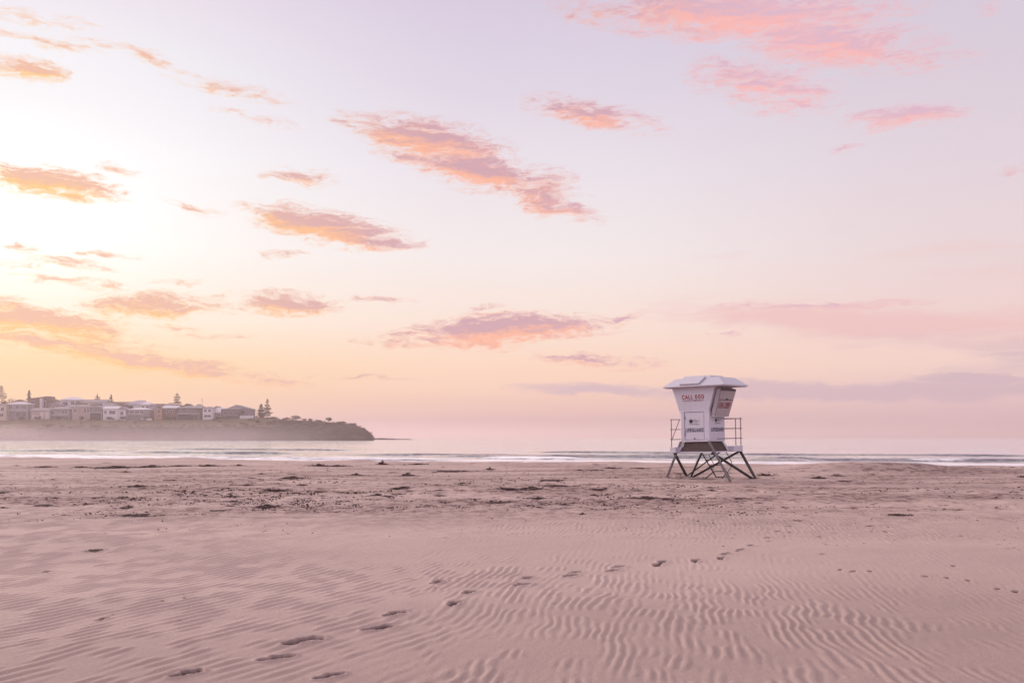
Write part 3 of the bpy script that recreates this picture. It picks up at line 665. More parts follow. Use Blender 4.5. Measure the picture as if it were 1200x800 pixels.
H('house', 'narrow orange brick house, the only orange one of the row', 181, 189.5, 477, 479, 489.5, FD + 1, 10, 'orange', 'roofgrey', 'flat', [(184.5, 187.5, 480.5, 484), (185, 188, 486, 488.5)])
H('house', 'brown house with a pale ridged roof below the tall pine', 190.5, 207, 475.0, 478.2, 489.5, FD + 5, 11, 'brown', 'roofpale', 'side', [(193, 197, 480, 483.5), (200, 204, 480, 483.5)])
H('house', 'long dark house with a low hipped roof and rows of windows', 208, 237, 475.2, 478.2, 490, FD + 2, 13, 'dark', 'roofgrey', 'hip', [(210, 214, 480.5, 484), (217, 221, 480.5, 484), (224, 229, 480.5, 484), (224, 231, 486, 489.5)], (208, 234, 484.8))
H('house', 'house with white garage wall at the right end of the dark house', 237.5, 249, 476, 478, 490.5, FD, 10, 'white', 'roofgrey', 'hip', [(239, 242, 479.5, 482.5), (244, 247, 479.5, 482.5), (239, 247, 486, 488.6)])
H('house', 'grey house under a pale sloping roof left of the last house', 249.5, 265, 477.5, 483.5, 489.5, FD + 6, 14, 'grey', 'roofpale', 'side', [(254, 258, 485, 487)])
H('house', 'large last house with a wide gable, at the right end of the row', 266, 294, 474, 479.5, 488, FD + 10, 15, 'grey', 'roofgrey', 'gable', [(270, 274, 482, 485), (282, 286, 481.5, 484.5)], None, over=1.0, peak=277)
H('house', 'verandah wing with pale skillion roof in front of the last house', 259, 281, 477.6, 479.2, 487.6, FD + 3, 6, 'dark', 'roofpale', 'flat', [(262, 266, 481.5, 486), (268, 272, 481.5, 486), (274, 278, 481.5, 486)], over=.9)

MD = 76.0
for x0, x1, yr, ye, wall, roof, ty, lab in [
    (14, 27, 467.6, 471.4, 'cream', 'roofbrown', 'hip', 'small cream house with a brown hipped roof behind the carport house'),
    (59.5, 70, 470.6, 474.6, 'pink', 'roofgrey', 'gable', 'small pale brick gable behind the long low pale roof'),
    (88, 96, 470.5, 473.2, 'grey', 'roofbrown', 'gable', 'narrow grey house with brown gable behind the pink brick house'),
    (104, 113, 471.4, 475, 'white', 'roofbrown', 'hip', 'small white house with a brown roof behind the gabled dark house'),
    (124, 134, 472.0, 475.6, 'cream', 'roofgrey', 'hip', 'small cream house behind the small white gabled house at front centre'),
    (139, 148, 472.6, 476, 'grey', 'roofbrown', 'gable', 'grey house with brown gable just behind the narrow white gabled house'),
    (174, 182, 473, 476.4, 'white', 'roofgrey', 'gable', 'slim white gabled house behind the orange brick house'),
    (193, 203, 471.6, 475.2, 'grey', 'roofgrey', 'hip', 'grey hipped house directly left of the tallest pine'),
    (214, 224, 472.6, 476.6, 'cream', 'roofbrown', 'gable', 'cream house with brown gable behind the long dark house, left part'),
    (227, 236, 473.0, 477, 'pink', 'roofgrey', 'hip', 'pale brick house behind the long dark house, near the mast'),
    (249, 258, 475.4, 479.4, 'brown', 'roofgrey', 'gable', 'small brown gable behind the pale sloping roof')]:
    w = x1 - x0
    H('house', lab, x0, x1, yr, ye, 482, MD, 10, wall, roof, ty, [(x0 + w * .12, x0 + w * .38, ye + 1.2, ye + 3.6), (x0 + w * .58, x0 + w * .86, ye + 1.2, ye + 3.6)], over=.7)

def low_wall(name, label, x0, x1, y0, y1, D, m, cat):
    s = (HD + D) / FPX
    root = MB().box(-(x1 - x0) * s / 2, (x1 - x0) * s / 2, -.2, .2, -1.2, (y1 - y0) * s).box(-(x1 - x0) * s / 2 - .1, (x1 - x0) * s / 2 + .1, -.28, .28, (y1 - y0) * s + .003, (y1 - y0) * s + .12)
    o = root.build(name, m, None)
    o.location = (((x0 + x1) / 2 - 600) * s, HD + D, EYE + (HZ - y1) * s)
    tag(o, label, cat)
low_wall('garden_wall', 'low white garden wall on the grass below the balcony house', 164.5, 178, 490.2, 492, 48, MATS['white'], 'wall')
low_wall('garden_wall', 'white garden wall in front of the last house at the point', 281, 297.5, 486.8, 488.8, 52, MATS['white'], 'wall')
s_ = (HD + BD) / FPX
mast = MB().bar((0, 0, -4), (0, 0, 9.5), .28, .28, 8).bar((-1.2, 0, 7.6), (1.2, 0, 7.6), .1).bar((-.8, 0, 8.6), (.8, 0, 8.6), .1).build('radio_mast', MATS['grey'])
mast.location = ((237 - 600) * s_, HD + BD, EYE + (HZ - 478.5) * s_); tag(mast, 'thin radio mast rising behind the long dark house', 'mast')

# ------------------------------------------------------------------ trees on the headland
def leafmat(name, c):
    m = mat(name, c, 0.85, var=.45, scale=.8, spec=.15); return m
PINE = leafmat('pine_needles', (0.030, 0.032, 0.026)); BUSH = leafmat('scrub_leaves', (0.045, 0.036, 0.030)); BARK = mat('bark', (0.07, 0.05, 0.045), 0.9)
def leaf_cloud(mb, rnd, c, rx, ry, rz, n, size):
    for _ in range(n):
        while True:
            p = Vector((rnd.uniform(-1, 1), rnd.uniform(-1, 1), rnd.uniform(-1, 1)))
            if p.length <= 1: break
        p = Vector((c[0] + p.x * rx, c[1] + p.y * ry, c[2] + p.z * rz))
        u = Vector((rnd.gauss(0, 1), rnd.gauss(0, 1), rnd.gauss(0, 1))).normalized(); w = u.orthogonal().normalized()
        s = size * rnd.uniform(.6, 1.3)
        mb.poly([p + u * s, p + w * s * .7, p - u * s, p - w * s * .7], [(0, 1, 2, 3)])
def norfolk_pine(label, px, ytop, ybase, D, wide, seed, thin=0.0):
    rnd = random.Random(seed); s = (HD + D) / FPX
    h = (ybase - ytop) * s; X = (px - 600) * s
    zb = EYE + (HZ - ybase) * s
    root = empty('norfolk_pine', (X, HD + D, zb)); tag(root, label, 'pine tree', 'norfolk pines on the headland')
    t = MB(); t.bar((0, 0, -6), (0, 0, h * .5), .42, .42, 8).bar((0, 0, h * .5), (0, 0, h), .18, .18, 8); t.build('trunk', BARK, root)
    c = MB(); z = h * .10; W = wide * s / 2 * 1.2
    while z < h * .985:
        f = z / h
        rad = W * (1.0 - .88 * f ** 1.25) * rnd.uniform(.6, 1.2)
        nb = rnd.choice((4, 5, 6))
        a0 = rnd.uniform(0, 6.28)
        for i in range(nb):
            if rnd.random() < .10 + thin: continue
            a = a0 + 6.283 * i / nb + rnd.uniform(-.25, .25); rr = rad * rnd.uniform(.7, 1.1)
            tip = Vector((math.cos(a) * rr, math.sin(a) * rr, z + rr * .18))
            c.bar((0, 0, z), tip, .09, .09, 4)
            for j in range(3):
                g = .35 + .3 * j; p = Vector((0, 0, z)).lerp(tip, g)
                leaf_cloud(c, rnd, p, rr * .22 + .12, rr * .22 + .12, .13 + .035 * rr, int(30 * (1 - thin)), .36)
        z += h * (.060 + .025 * rnd.random())
    leaf_cloud(c, rnd, (0, 0, h), .2, .2, .5, 10, .18)
    c.build('crown', PINE, root)
def bush(name, label, px, ytop, ybase, D, wpx, seed, group='shrubs along the headland ridge', n=240, cat='shrub'):
    rnd = random.Random(seed); s = (HD + D) / FPX
    h = (ybase - ytop) * s; w = wpx * s / 2; X = (px - 600) * s; zb = EYE + (HZ - ybase) * s
    root = empty(name, (X, HD + D, zb)); tag(root, label, cat, group)
    t = MB()
    for i in range(3): t.bar((rnd.uniform(-.2, .2) * w, 0, -3), (rnd.uniform(-.4, .4) * w, rnd.uniform(-.3, .3) * w, h * .6), .22, .22, 6)
    t.build('trunk', BARK, root)
    c = MB()
    for i in range(7):
        leaf_cloud(c, rnd, (rnd.uniform(-.68, .68) * w, rnd.uniform(-.6, .6) * w, h * rnd.uniform(.35, .72)), w * .38, w * .38, h * .27, n // 7, .36)
    c.build('crown', BUSH, root)
norfolk_pine('tall bushy pine cut by the left edge of the photo', 1.5, 452, 480, BD + 2, 15, 1)
norfolk_pine('tiny far pine on the skyline left of the high brown house', 34, 457, 470, BD + 60, 5, 2)
norfolk_pine('thin see-through pine, left of the two above the plain brown roof', 114, 461, 477, BD + 50, 8, 3, .35)
norfolk_pine('thin see-through pine, right of the two above the plain brown roof', 130.2, 462, 477, BD + 40, 8, 4, .25)
norfolk_pine('tallest dark pine on the skyline behind the brown house, with spread lower limbs', 207.5, 459.5, 484, BD - 4, 13, 5)
norfolk_pine('shorter bushy pine, left one of the pair past the last house', 306, 472.5, 489.5, 66, 10.5, 6)
norfolk_pine('taller slim pine, right one of the pair past the last house', 313.3, 466.8, 489.5, 68, 10, 7)
bush('garden_tree', 'broad dark garden trees behind the pale-walled house at left', 18, 464.5, 480, BD, 26, 21, 'garden trees among the houses', 420, 'tree')
bush('garden_tree', 'rounded dark tree behind the big pine at the left edge', 5, 466.5, 480, BD - 8, 13, 22, 'garden trees among the houses', 260, 'tree')
bush('garden_tree', 'small dark tree between the brown wing and the white two-storey house', 67.5, 468, 481, BD - 2, 9, 23, 'garden trees among the houses', 220, 'tree')
bush('garden_tree', 'low spreading tree on the right of the tallest pine', 212.5, 472.5, 482, BD - 20, 8, 24, 'garden trees among the houses', 160, 'tree')
bush('shrub', 'dark wide shrub under the pair of pines', 303, 486.3, 491, 60, 16, 31)
bush('shrub', 'dark rounded shrub right of the pair of pines', 320, 487.2, 491.5, 58, 16, 32)
bush('shrub', 'largest shrub on the ridge halfway to the point', 346, 486.2, 493, 58, 17, 33, n=420)
bush('shrub', 'small shrub hugging the ridge just left of the largest one', 337, 488.0, 492.5, 58, 8, 34)
bush('shrub', 'low shrub on the ridge just right of the largest one', 360, 489.8, 493.5, 58, 14, 35)
bush('shrub', 'lone round shrub standing up near the point', 385, 488.3, 495, 56, 8.5, 36, n=300)
bush('shrub', 'flat shrub left of the lone round one', 374, 491.3, 495, 56, 14, 37)
bush('shrub', 'flat shrub right of the lone round one', 399, 493.0, 496.5, 56, 14, 38)
bush('shrub', 'last low shrub before the cliff drops at the point', 413, 495.0, 499, 54, 12, 39)

for i, (px, w, lab) in enumerate([(22, 15, 'dark hedge below the house with the carport'), (45, 9, 'dark shrub before the house with three bright windows'), (70, 16, 'dark hedge below the long low pale roof'), (95, 9, 'dark shrub before the pink brick house'), (113, 14, 'dark hedge before the gabled dark house'),
        (129, 9, 'dark shrub before the small white house'), (143, 10, 'dark shrub before the narrow white gabled house'), (172, 10, 'dark shrub by the low white garden wall'), (199, 15, 'dark hedge below the tall pine'), (222, 13, 'dark hedge before the long dark house'), (256, 14, 'dark hedge left of the last house')]):
    bush('hedge', lab, px, 486.6 + (i % 3) * .5, 492.3, 49 + (i % 2), w, 60 + i, 'hedges in front of the houses', 200, 'hedge')
def scrub():
    rnd = random.Random(12); c = MB()
    for _ in range(300):
        px = rnd.uniform(-40, 440); D = rnd.uniform(8, 54) if px > 290 or rnd.random() < .25 else rnd.uniform(4, 24)
        Y = HD + D; X = (px - 600) / FPX * Y
        z = float(headz(np.array(X), np.array(D)))
        if z < 1.0: continue
        r = rnd.uniform(.7, 2.0)
        leaf_cloud(c, rnd, (X, Y, z + .3 * r), r * 1.5, r * 1.2, r * .7, 26, .45)
    tag(c.build('headland_scrub', BUSH), 'dark low scrub covering the headland cliff', 'scrub', kind='stuff')
scrub()

# ------------------------------------------------------------------ lifeguard tower
TH = R(39.4)
TM = Matrix.Translation((TX, TY, 0)) @ Matrix.Rotation(R(-1.1), 4, 'Y') @ Matrix.Rotation(-TH, 4, 'Z')
tower = empty('lifeguard_tower'); tower.matrix_world = TM
tag(tower, 'white lifeguard tower on dark splayed steel legs standing on the sand, marked CALL 000', 'lifeguard tower')
TI = TM.inverted()
W_T = mat('white_fibreglass', (0.64, 0.62, 0.70), 0.42, var=.05, scale=1.2, grime=((0.42, 0.38, 0.40), .28))
W_R = mat('roof_fibreglass', (0.56, 0.545, 0.615), 0.42, var=.05, scale=1.0, grime=((0.48, 0.45, 0.48), .25))
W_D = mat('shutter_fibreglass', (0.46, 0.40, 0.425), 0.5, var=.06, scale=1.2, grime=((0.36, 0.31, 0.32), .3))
STEEL = mat('galvanised_steel', (0.20, 0.175, 0.185), 0.45, metal=.6, var=.15, scale=4)
DARKST = mat('dark_painted_steel', (0.022, 0.017, 0.021), 0.55, var=.25, scale=5, grime=((0.09, 0.05, 0.045), .25))
DARKW = mat('dark_slatted_timber', (0.10, 0.065, 0.06), 0.75, var=.3, scale=3)
REDT = mat('red_lettering', (0.30, 0.003, 0.012), 0.5, var=.05); NAVY = mat('navy_lettering', (0.014, 0.010, 0.050), 0.5, var=.05); INK = mat('black_emblem', (0.02, 0.015, 0.02), 0.5, var=.05); RUB = mat('gasket', (0.09, 0.075, 0.08), 0.6)

zF, zW, zE = 1.55, 2.78, 3.83            # cabin floor edge, waist, eaves
hw = 0.675; fx, fy = 0.34, 0.12          # half width, flare
c = MB()
def ring(ax, ay, z): return [(-ax, -ay, z), (ax, -ay, z), (ax, ay, z), (-ax, ay, z)]
# lower body with a hole for the front hatch
hx0, hx1, hz0, hz1 = -0.50, 0.43, 1.62, 2.80
zK = 2.86
c.poly(ring(hw, hw, zF) + ring(hw, hw, zK) + ring(hw + fx, hw + fy, zE), [(3, 2, 1, 0), (1, 2, 6, 5), (2, 3, 7, 6), (3, 0, 4, 7), (4, 5, 9, 8), (5, 6, 10, 9), (6, 7, 11, 10), (7, 4, 8, 11), (8, 9, 10, 11)])
b0 = len(c.v)
fr = -hw
P8 = [(-hw, fr, zF), (hw, fr, zF), (hw, fr, zK), (-hw, fr, zK), (hx0, fr, hz0), (hx1, fr, hz0), (hx1, fr, hz1), (hx0, fr, hz1)]
P8 += [(x, fr + .06, z) for (x, _, z) in P8[4:8]]
c.poly(P8, [(0, 1, 5, 4), (1, 2, 6, 5), (2, 3, 7, 6), (3, 0, 4, 7), (4, 5, 9, 8), (5, 6, 10, 9), (6, 7, 11, 10), (7, 4, 8, 11), (8, 9, 10, 11)])
cab = c.build('cabin', W_T, tower)
m_ = cab.modifiers.new('weld', 'WELD'); m_.merge_threshold = .0005
m_ = cab.modifiers.new('bevel', 'BEVEL'); m_.width = .02; m_.segments = 2; m_.limit_method = 'ANGLE'; m_.angle_limit = R(30)
hatch = MB().box(hx0 + .02, hx1 - .02, fr + .022, fr + .057, hz0 + .02, hz1 - .02).build('hatch', W_T, tower, bevel=.012)
for hzv in (hz0 + .25, hz1 - .25):
    MB().bar((hx0 + .03, fr + .012, hzv - .06), (hx0 + .03, fr + .012, hzv + .06), .03, .03, 8).build('hinge', STEEL, hatch)
MB().box(-.05, .0, fr + .002, fr + .02, hz0 + .045, hz0 + .09).build('latch', DARKST, hatch)
for xx, zz in ((-.6, 2.78), (.57, 2.78), (-.6, 1.64), (.57, 1.64)):
    MB().bar((xx, fr - .012, zz), (xx, fr - .001, zz), .03, .03, 8).build('bolt', STEEL, tower)

def text_part(name, body, centre, r, u, width, height, m, parent, off=.012):
    cu = bpy.data.curves.new('lettering_curve', 'FONT'); cu.body = body; cu.size = 1.0; cu.offset = off; cu.extrude = .002; cu.align_x = 'CENTER'; cu.space_character = 1.3
    to = bpy.data.objects.new('lettering_tmp', cu); col.objects.link(to)
    bpy.context.view_layer.update()
    me = bpy.data.meshes.new_from_object(to.evaluated_get(bpy.context.evaluated_depsgraph_get()))
    bpy.data.objects.remove(to); bpy.data.curves.remove(cu)
    co = np.empty(len(me.vertices) * 3); me.vertices.foreach_get('co', co); co = co.reshape(-1, 3)
    lo, hi = co.min(0), co.max(0)
    sx = width / (hi[0] - lo[0]); sy = height / (hi[1] - lo[1])
    r = Vector(r).normalized(); u = Vector(u).normalized(); n = r.cross(u)
    cx, cy = (lo[0] + hi[0]) / 2, (lo[1] + hi[1]) / 2
    out = np.array(centre)[None] + np.outer((co[:, 0] - cx) * sx, r) + np.outer((co[:, 1] - cy) * sy, u) + np.outer(co[:, 2] + .005, n)
    me.vertices.foreach_set('co', out.astype(np.float32).ravel()); me.update()
    me.materials.clear(); me.materials.append(m); me.name = name
    o = bpy.data.objects.new(name, me); col.objects.link(o); o.parent = parent
    return o
def front_pt(x, z):                       # on the flared front
    t = max(0, (z - zK) / (zE - zK)); return (x, -hw - fy * t, z)
uf = Vector((0, -fy, zE - zK)).normalized()
text_part('lettering', 'CALL', front_pt(-.29, 3.42), (1, 0, 0), uf, .50, .18, REDT, cab, .030)
text_part('lettering', '000', front_pt(.275, 3.42), (1, 0, 0), uf, .41, .18, REDT, cab, .018)
text_part('lettering', 'IN CASE OF EMERGENCY', front_pt(-.03, 3.27), (1, 0, 0), uf, .97, .062, REDT, cab, .006)
text_part('lettering', 'LIFEGUARD', (-.03, fr + .018, 2.04), (1, 0, 0), (0, 0, 1), .84, .165, NAVY, hatch, .027)
def emblem(centre, r, u, s, parent):
    r = Vector(r); u = Vector(u); n = r.cross(u); c0 = Vector(centre) + n * .004
    e = MB()
    for (x, y, a, rx, ry) in ((-.34, .02, .5, .05, .10), (-.26, .07, 0, .045, .12), (-.18, .02, -.5, .05, .10), (-.26, -.07, 0, .11, .045)):
        pts = []
        for i in range(14):
            t = 2 * math.pi * i / 14; px = rx * math.cos(t); py = ry * math.sin(t)
            pts.append((x + px * math.cos(a) - py * math.sin(a), y + px * math.sin(a) + py * math.cos(a)))
        b = [c0 + (r * p[0] + u * p[1]) * s for p in pts]; tp = [p + n * (.002 + .0015 * (x + .5)) for p in b]
        e.poly(b + tp, [tuple(range(14))[::-1], tuple(range(14, 28))] + [(i, (i + 1) % 14, 14 + (i + 1) % 14, 14 + i) for i in range(14)])
    e.build('emblem', INK, parent)
    l = MB()
    for (x0, x1, y, h) in ((-.08, .16, .11, .045), (-.08, .40, .03, .045), (-.08, .28, -.05, .045), (-.40, .40, -.19, .05)):
        xx = x0; rnd = random.Random(int(y * 100))
        while xx < x1 - .03:
            w = rnd.uniform(.018, .027)
            q = [c0 + (r * a + u * b) * s for a, b in ((xx, y - h / 2 + .01), (xx + w, y - h / 2 + .01), (xx + w, y + h / 2 - .002), (xx, y + h / 2 - .002))]
            l.slab(q, .002); xx += w + rnd.choice((.012, .012, .03))
    l.build('fine_print', INK, parent)
emblem((-.03, fr + .02, 2.40), (1, 0, 0), (0, 0, 1), .62, hatch)

# right-hand face: writing below, the closed window shutter above
text_part('lettering', 'LIFEGUARD', (hw, 0.02, 2.05), (0, 1, 0), (0, 0, 1), 1.08, .165, NAVY, cab, .027)
emblem((hw, 0.05, 2.42), (0, 1, 0), (0, 0, 1), .62, cab)
def right_pt(y, z, o=0.0):
    t = (z - zK) / (zE - zK); n = Vector((zE - zK, 0, -fx)).normalized()
    return Vector((hw + fx * max(t, 0), y, z)) + n * o
# shutter hood: side cheeks and the panel that leans out
q0 = [Vector((hw + .02, -.56, 2.64)), Vector((hw + .02, .70, 2.64)), Vector((hw + fx + .02, .78, 3.76)), Vector((hw + fx + .02, -.64, 3.76))]
sh = MB(); n_ = Vector((1.12, 0, -fx)).normalized(); sh.hexa([p - n_ * .01 for p in q0] + [p + n_ * .17 for p in q0])
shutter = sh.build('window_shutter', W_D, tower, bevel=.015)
ur = (q0[3] - q0[0]).normalized(); ur = Vector((fx, 0, 1.12)).normalized()
def sp(y, f, o=.172): return q0[0].lerp(q0[3], f) * 1 + Vector((0, y - q0[0].lerp(q0[3], f).y, 0)) + n_ * o
q = [sp(-.56, .595), sp(.70, .595), sp(.70, .615), sp(-.56, .615)]
MB().slab(q, .012).build('seam', RUB, shutter)
MB().box(-.03, .03, -.05, .05, -.02, .02).build('catch', DARKST, shutter).location = sp(.12, .63, .19)
q = [sp(-.60, .93), sp(.72, .93), sp(.72, 1.0), sp(-.60, 1.0)]
MB().slab(q, .004).build('gasket', RUB, shutter)
q = [sp(-.545, .02), sp(-.52, .02), sp(-.59, .95), sp(-.62, .95)]
MB().slab(q, .004).build('gasket', RUB, shutter)
MB().box(hw + .01, hw + .18, -.575, .715, 2.575, 2.615).build('sill', W_T, tower, bevel=.008)
text_part('lettering', 'CALL', sp(-.22, .44), (0, 1, 0), ur, .48, .175, REDT, shutter, .030)
text_part('lettering', '000', sp(.34, .44), (0, 1, 0), ur, .41, .175, REDT, shutter, .018)
text_part('lettering', 'IN CASE OF EMERGENCY', sp(.04, .325), (0, 1, 0), ur, .98, .06, REDT, shutter, .006)
# left-hand shutter, the same on the far side
sl = MB(); ql = [Vector((-p.x, p.y, p.z)) for p in q0]; nl = Vector((-n_.x, 0, n_.z)); sl.hexa([p - nl * .01 for p in ql] + [p + nl * .03 for p in ql]); sl.build('window_shutter', W_T, tower, bevel=.01)

# roof: hip with a flat top, thin eaves, raised panel on the front slope
ea, eb, ta, tb = 1.42, 1.10, 1.02, .70
r = MB(); z0, z1, z2 = zE + .004, zE + .045, 4.20
r.poly(ring(ea, eb, z0) + ring(ea, eb, z1) + ring(ta, tb, z2), [(3, 2, 1, 0), (0, 1, 5, 4), (1, 2, 6, 5), (2, 3, 7, 6), (3, 0, 4, 7), (4, 5, 9, 8), (5, 6, 10, 9), (6, 7, 11, 10), (7, 4, 8, 11), (8, 9, 10, 11)])
roof = r.build('roof', W_R, tower, bevel=.006); roof.location = (.12, .07, 0)
def fs(x, f, o=0.0):                       # on the front slope, f from eave to top
    n = Vector((0, -(z2 - z1), eb - tb)).normalized(); return Vector((x, -eb + (eb - tb) * f, z1 + (z2 - z1) * f)) + n * o
q = [fs(-.62, .08, .004), fs(.28, .08, .004), fs(.42, 1.0, .004), fs(-.42, 1.0, .004)]
MB().slab(q, .075).build('roof_panel', W_R, roof, bevel=.012)
r = MB(); r.hexa([(-.75, -.66, z2 + .004), (.62, -.66, z2 + .004), (.62, .6, z2 + .004), (-.75, .6, z2 + .004), (-.65, -.56, z2 + .10), (.54, -.56, z2 + .10), (.54, .52, z2 + .10), (-.65, .52, z2 + .10)])
r.build('roof_cap', W_R, roof, bevel=.012)
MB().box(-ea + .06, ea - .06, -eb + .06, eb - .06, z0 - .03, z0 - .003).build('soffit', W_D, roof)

# deck round the cabin: side wings and the rear part, white fascia
zd0, zd1 = 1.10, 1.34
dk = MB(); dy0, dy1, dxx = -1.06, 1.66, 1.0
dk.box(-dxx, -.72, dy0, dy1, zd0, zd1).box(-.717, dxx, .80, dy1, zd0, zd1)
deck = dk.build('deck', W_T, tower, bevel=.012)
# dark slatted skirt under the cabin, flaring down to a white sill, with white corner brackets
un = MB(); zt_, zb_ = zF - .006, zd0 + .05
un.hexa([(x, y, zb_) for x, y in ((-.66, -.70), (.76, -.70), (.76, .78), (-.66, .78))] + [(x, y, zt_) for x, y in ((-.55, -.56), (.58, -.56), (.58, .60), (-.55, .60))])
for i in range(4):
    f = .12 + .25 * i; z = zb_ + (zt_ - zb_) * f; e = .70 - .14 * f; xr_ = .76 - .18 * f; yb_ = .78 - .18 * f
    un.bar((-.66 + .11 * f, -e - .008, z), (xr_, -e - .008, z), .02, .035).bar((xr_ + .008, -e, z), (xr_ + .008, yb_, z), .02, .035)
un.build('underside_slats', DARKW, tower)
q = [(-.70, -.60, zF - .005), (-.56, -.60, zF - .005), (-.70, -.77, zd0 + .06), (-.86, -.77, zd0 + .06)]
MB().slab(q, .05).build('bracket', W_T, tower, bevel=.01)
q = [(.64, .50, zF - .005), (.64, .66, zF - .005), (.83, .80, zd0 + .06), (.83, .62, zd0 + .06)]
MB().slab(q, .04).build('bracket', W_T, tower, bevel=.01)
MB().box(-.717, .84, -.80, -.74, zd0 - .005, zd0 + .045).build('sill_beam', W_T, tower)
MB().box(.785, .84, -.737, .797, zd0 - .005, zd0 + .045).build('sill_beam', W_T, tower)

# legs, feet on the sand
def foot(lx, ly, dig=.06):
    p = TM @ Vector((lx, ly, 0)); g = float(sandz(p.x, p.y)); return TI @ Vector((p.x, p.y, g - dig))
c_s, s_s = math.cos(TH), math.sin(TH)
def toloc(X, Y): return (X * c_s - Y * s_s, X * s_s + Y * c_s)
def feet_from_px(px, dep):
    Y = TY + dep; X = (px - 600) / FPX * Y - TX; return toloc(X, dep)
FL = foot(*feet_from_px(780.5, .29)); FR = foot(*feet_from_px(857, -1.6)); BL = foot(*feet_from_px(806.5, 1.6)); BR = foot(*feet_from_px(887.5, -.1))
dFL, dFR, dBL, dBR = Vector((-dxx + .08, dy0 + .25, zd0)), Vector((.80, -.76, zd0)), Vector((-dxx + .1, dy1 - .12, zd0)), Vector((dxx - .06, dy1 - .12, zd0))
MB().bar((-hw + .02, -hw - .03, zF + .02), FL, .075).build('leg', STEEL, tower)
MB().bar((hw - .02, -hw - .05, zF + .02), FR, .078).build('leg', STEEL, tower)
MB().bar(dFL, BL, .085).build('leg', DARKST, tower)
MB().bar(dBL, BL + Vector((.06, .02, 0)), .085).build('leg', DARKST, tower)
MB().bar(dBR, BR, .085).build('leg', DARKST, tower)
MB().bar(dBR + Vector((-.05, 0, 0)), BL + Vector((.12, .02, .03)), .085).build('brace', DARKST, tower)
MB().bar(dFR, BR + Vector((-.06, 0, .03)), .085).build('brace', DARKST, tower)
MB().bar(BL.lerp(dFL, .12) + Vector((0, .06, 0)), Vector((.15, 1.2, zd0 - .02)), .05).build('brace', DARKST, tower)
for f in (FL, FR, BL, BR):
    MB().box(f.x - .14, f.x + .14, f.y - .14, f.y + .14, f.z + .02, f.z + .045).build('foot_plate', DARKST, tower)

# ladder at the back, with struts and a bent handrail
def wpt(px, py, Y):                        # a place in the world -> tower coordinates
    return TI @ Vector(((px - 600) / FPX * Y, Y, EYE + (HZ - py) * Y / FPX))
lad = empty('ladder'); lad.parent = tower
LT, LB = Vector((-.45, dy1 + .02, zd0 + .02)), None
YT, YB = 43.6, 43.0
a0, a1 = wpt(823, 531.5, YT), wpt(839.5, 559.0, YB); b0, b1 = wpt(838, 531, YT + .3), wpt(855, 558.5, YB + .3)
MB().bar(a0, a1, .04).build('ladder_rail', DARKST, lad); MB().bar(b0, b1, .04).build('ladder_rail', DARKST, lad)
for i, f in enumerate((.04, .26, .50, .76, .99)):
    p, q2 = a0.lerp(a1, f), b0.lerp(b1, f)
    MB().bar(p, q2, .11, .035).build('tread', DARKST, lad)
MB().bar(a0.lerp(a1, .78), wpt(824.5, 562.2, 42.4), .035).build('strut', DARKST, lad)
MB().bar(b0.lerp(b1, .80), wpt(845, 562.6, 42.4), .035).build('strut', DARKST, lad)
MB().path([wpt(850, 528, YT), wpt(857.6, 541, YT), wpt(857.4, 546, YT), wpt(852.5, 553.5, YB + .2)], .035).build('handrail', DARKST, lad)
MB().path([wpt(831, 533, YT), wpt(837, 545, YT), wpt(834.5, 551.5, YB)], .03).build('handrail', DARKST, lad)

# railings at the left and right wings of the deck
def railing(name, runs, posts, diag=None):
    rr = empty(name); rr.parent = tower
    for (p, q2) in runs: MB().bar(p, q2, .034, .034, 8).build('rail', STEEL, rr)
    for p in posts: MB().bar((p[0], p[1], zd1), (p[0], p[1], p[2]), .045, .045, 8).build('post', STEEL, rr)
    if diag: MB().bar(*diag, .035, .035, 8).build('stay', STEEL, rr)
xl = -dxx + .04
zt = (2.50, 2.08, 1.66)
railing('railing', [((xl, dy0 + .02, z), (xl, dy1 - .05, z)) for z in zt] + [((xl - .03, dy1 - .06, z), (dxx - .1, dy1 - .06, z)) for z in zt], [(xl, dy0 + .1, 2.5), (xl, .3, 2.5), (xl, dy1 - .06, 2.5)], ((xl, dy0 + .14, 1.66), (xl, -.25, 2.5)))
xr = dxx - .05
railing('railing', [((xr, -.55, z), (xr, dy1 + .05, z)) for z in zt], [(xr, dy1 - .55, 2.5), (xr, dy1 - .08, 2.55)])

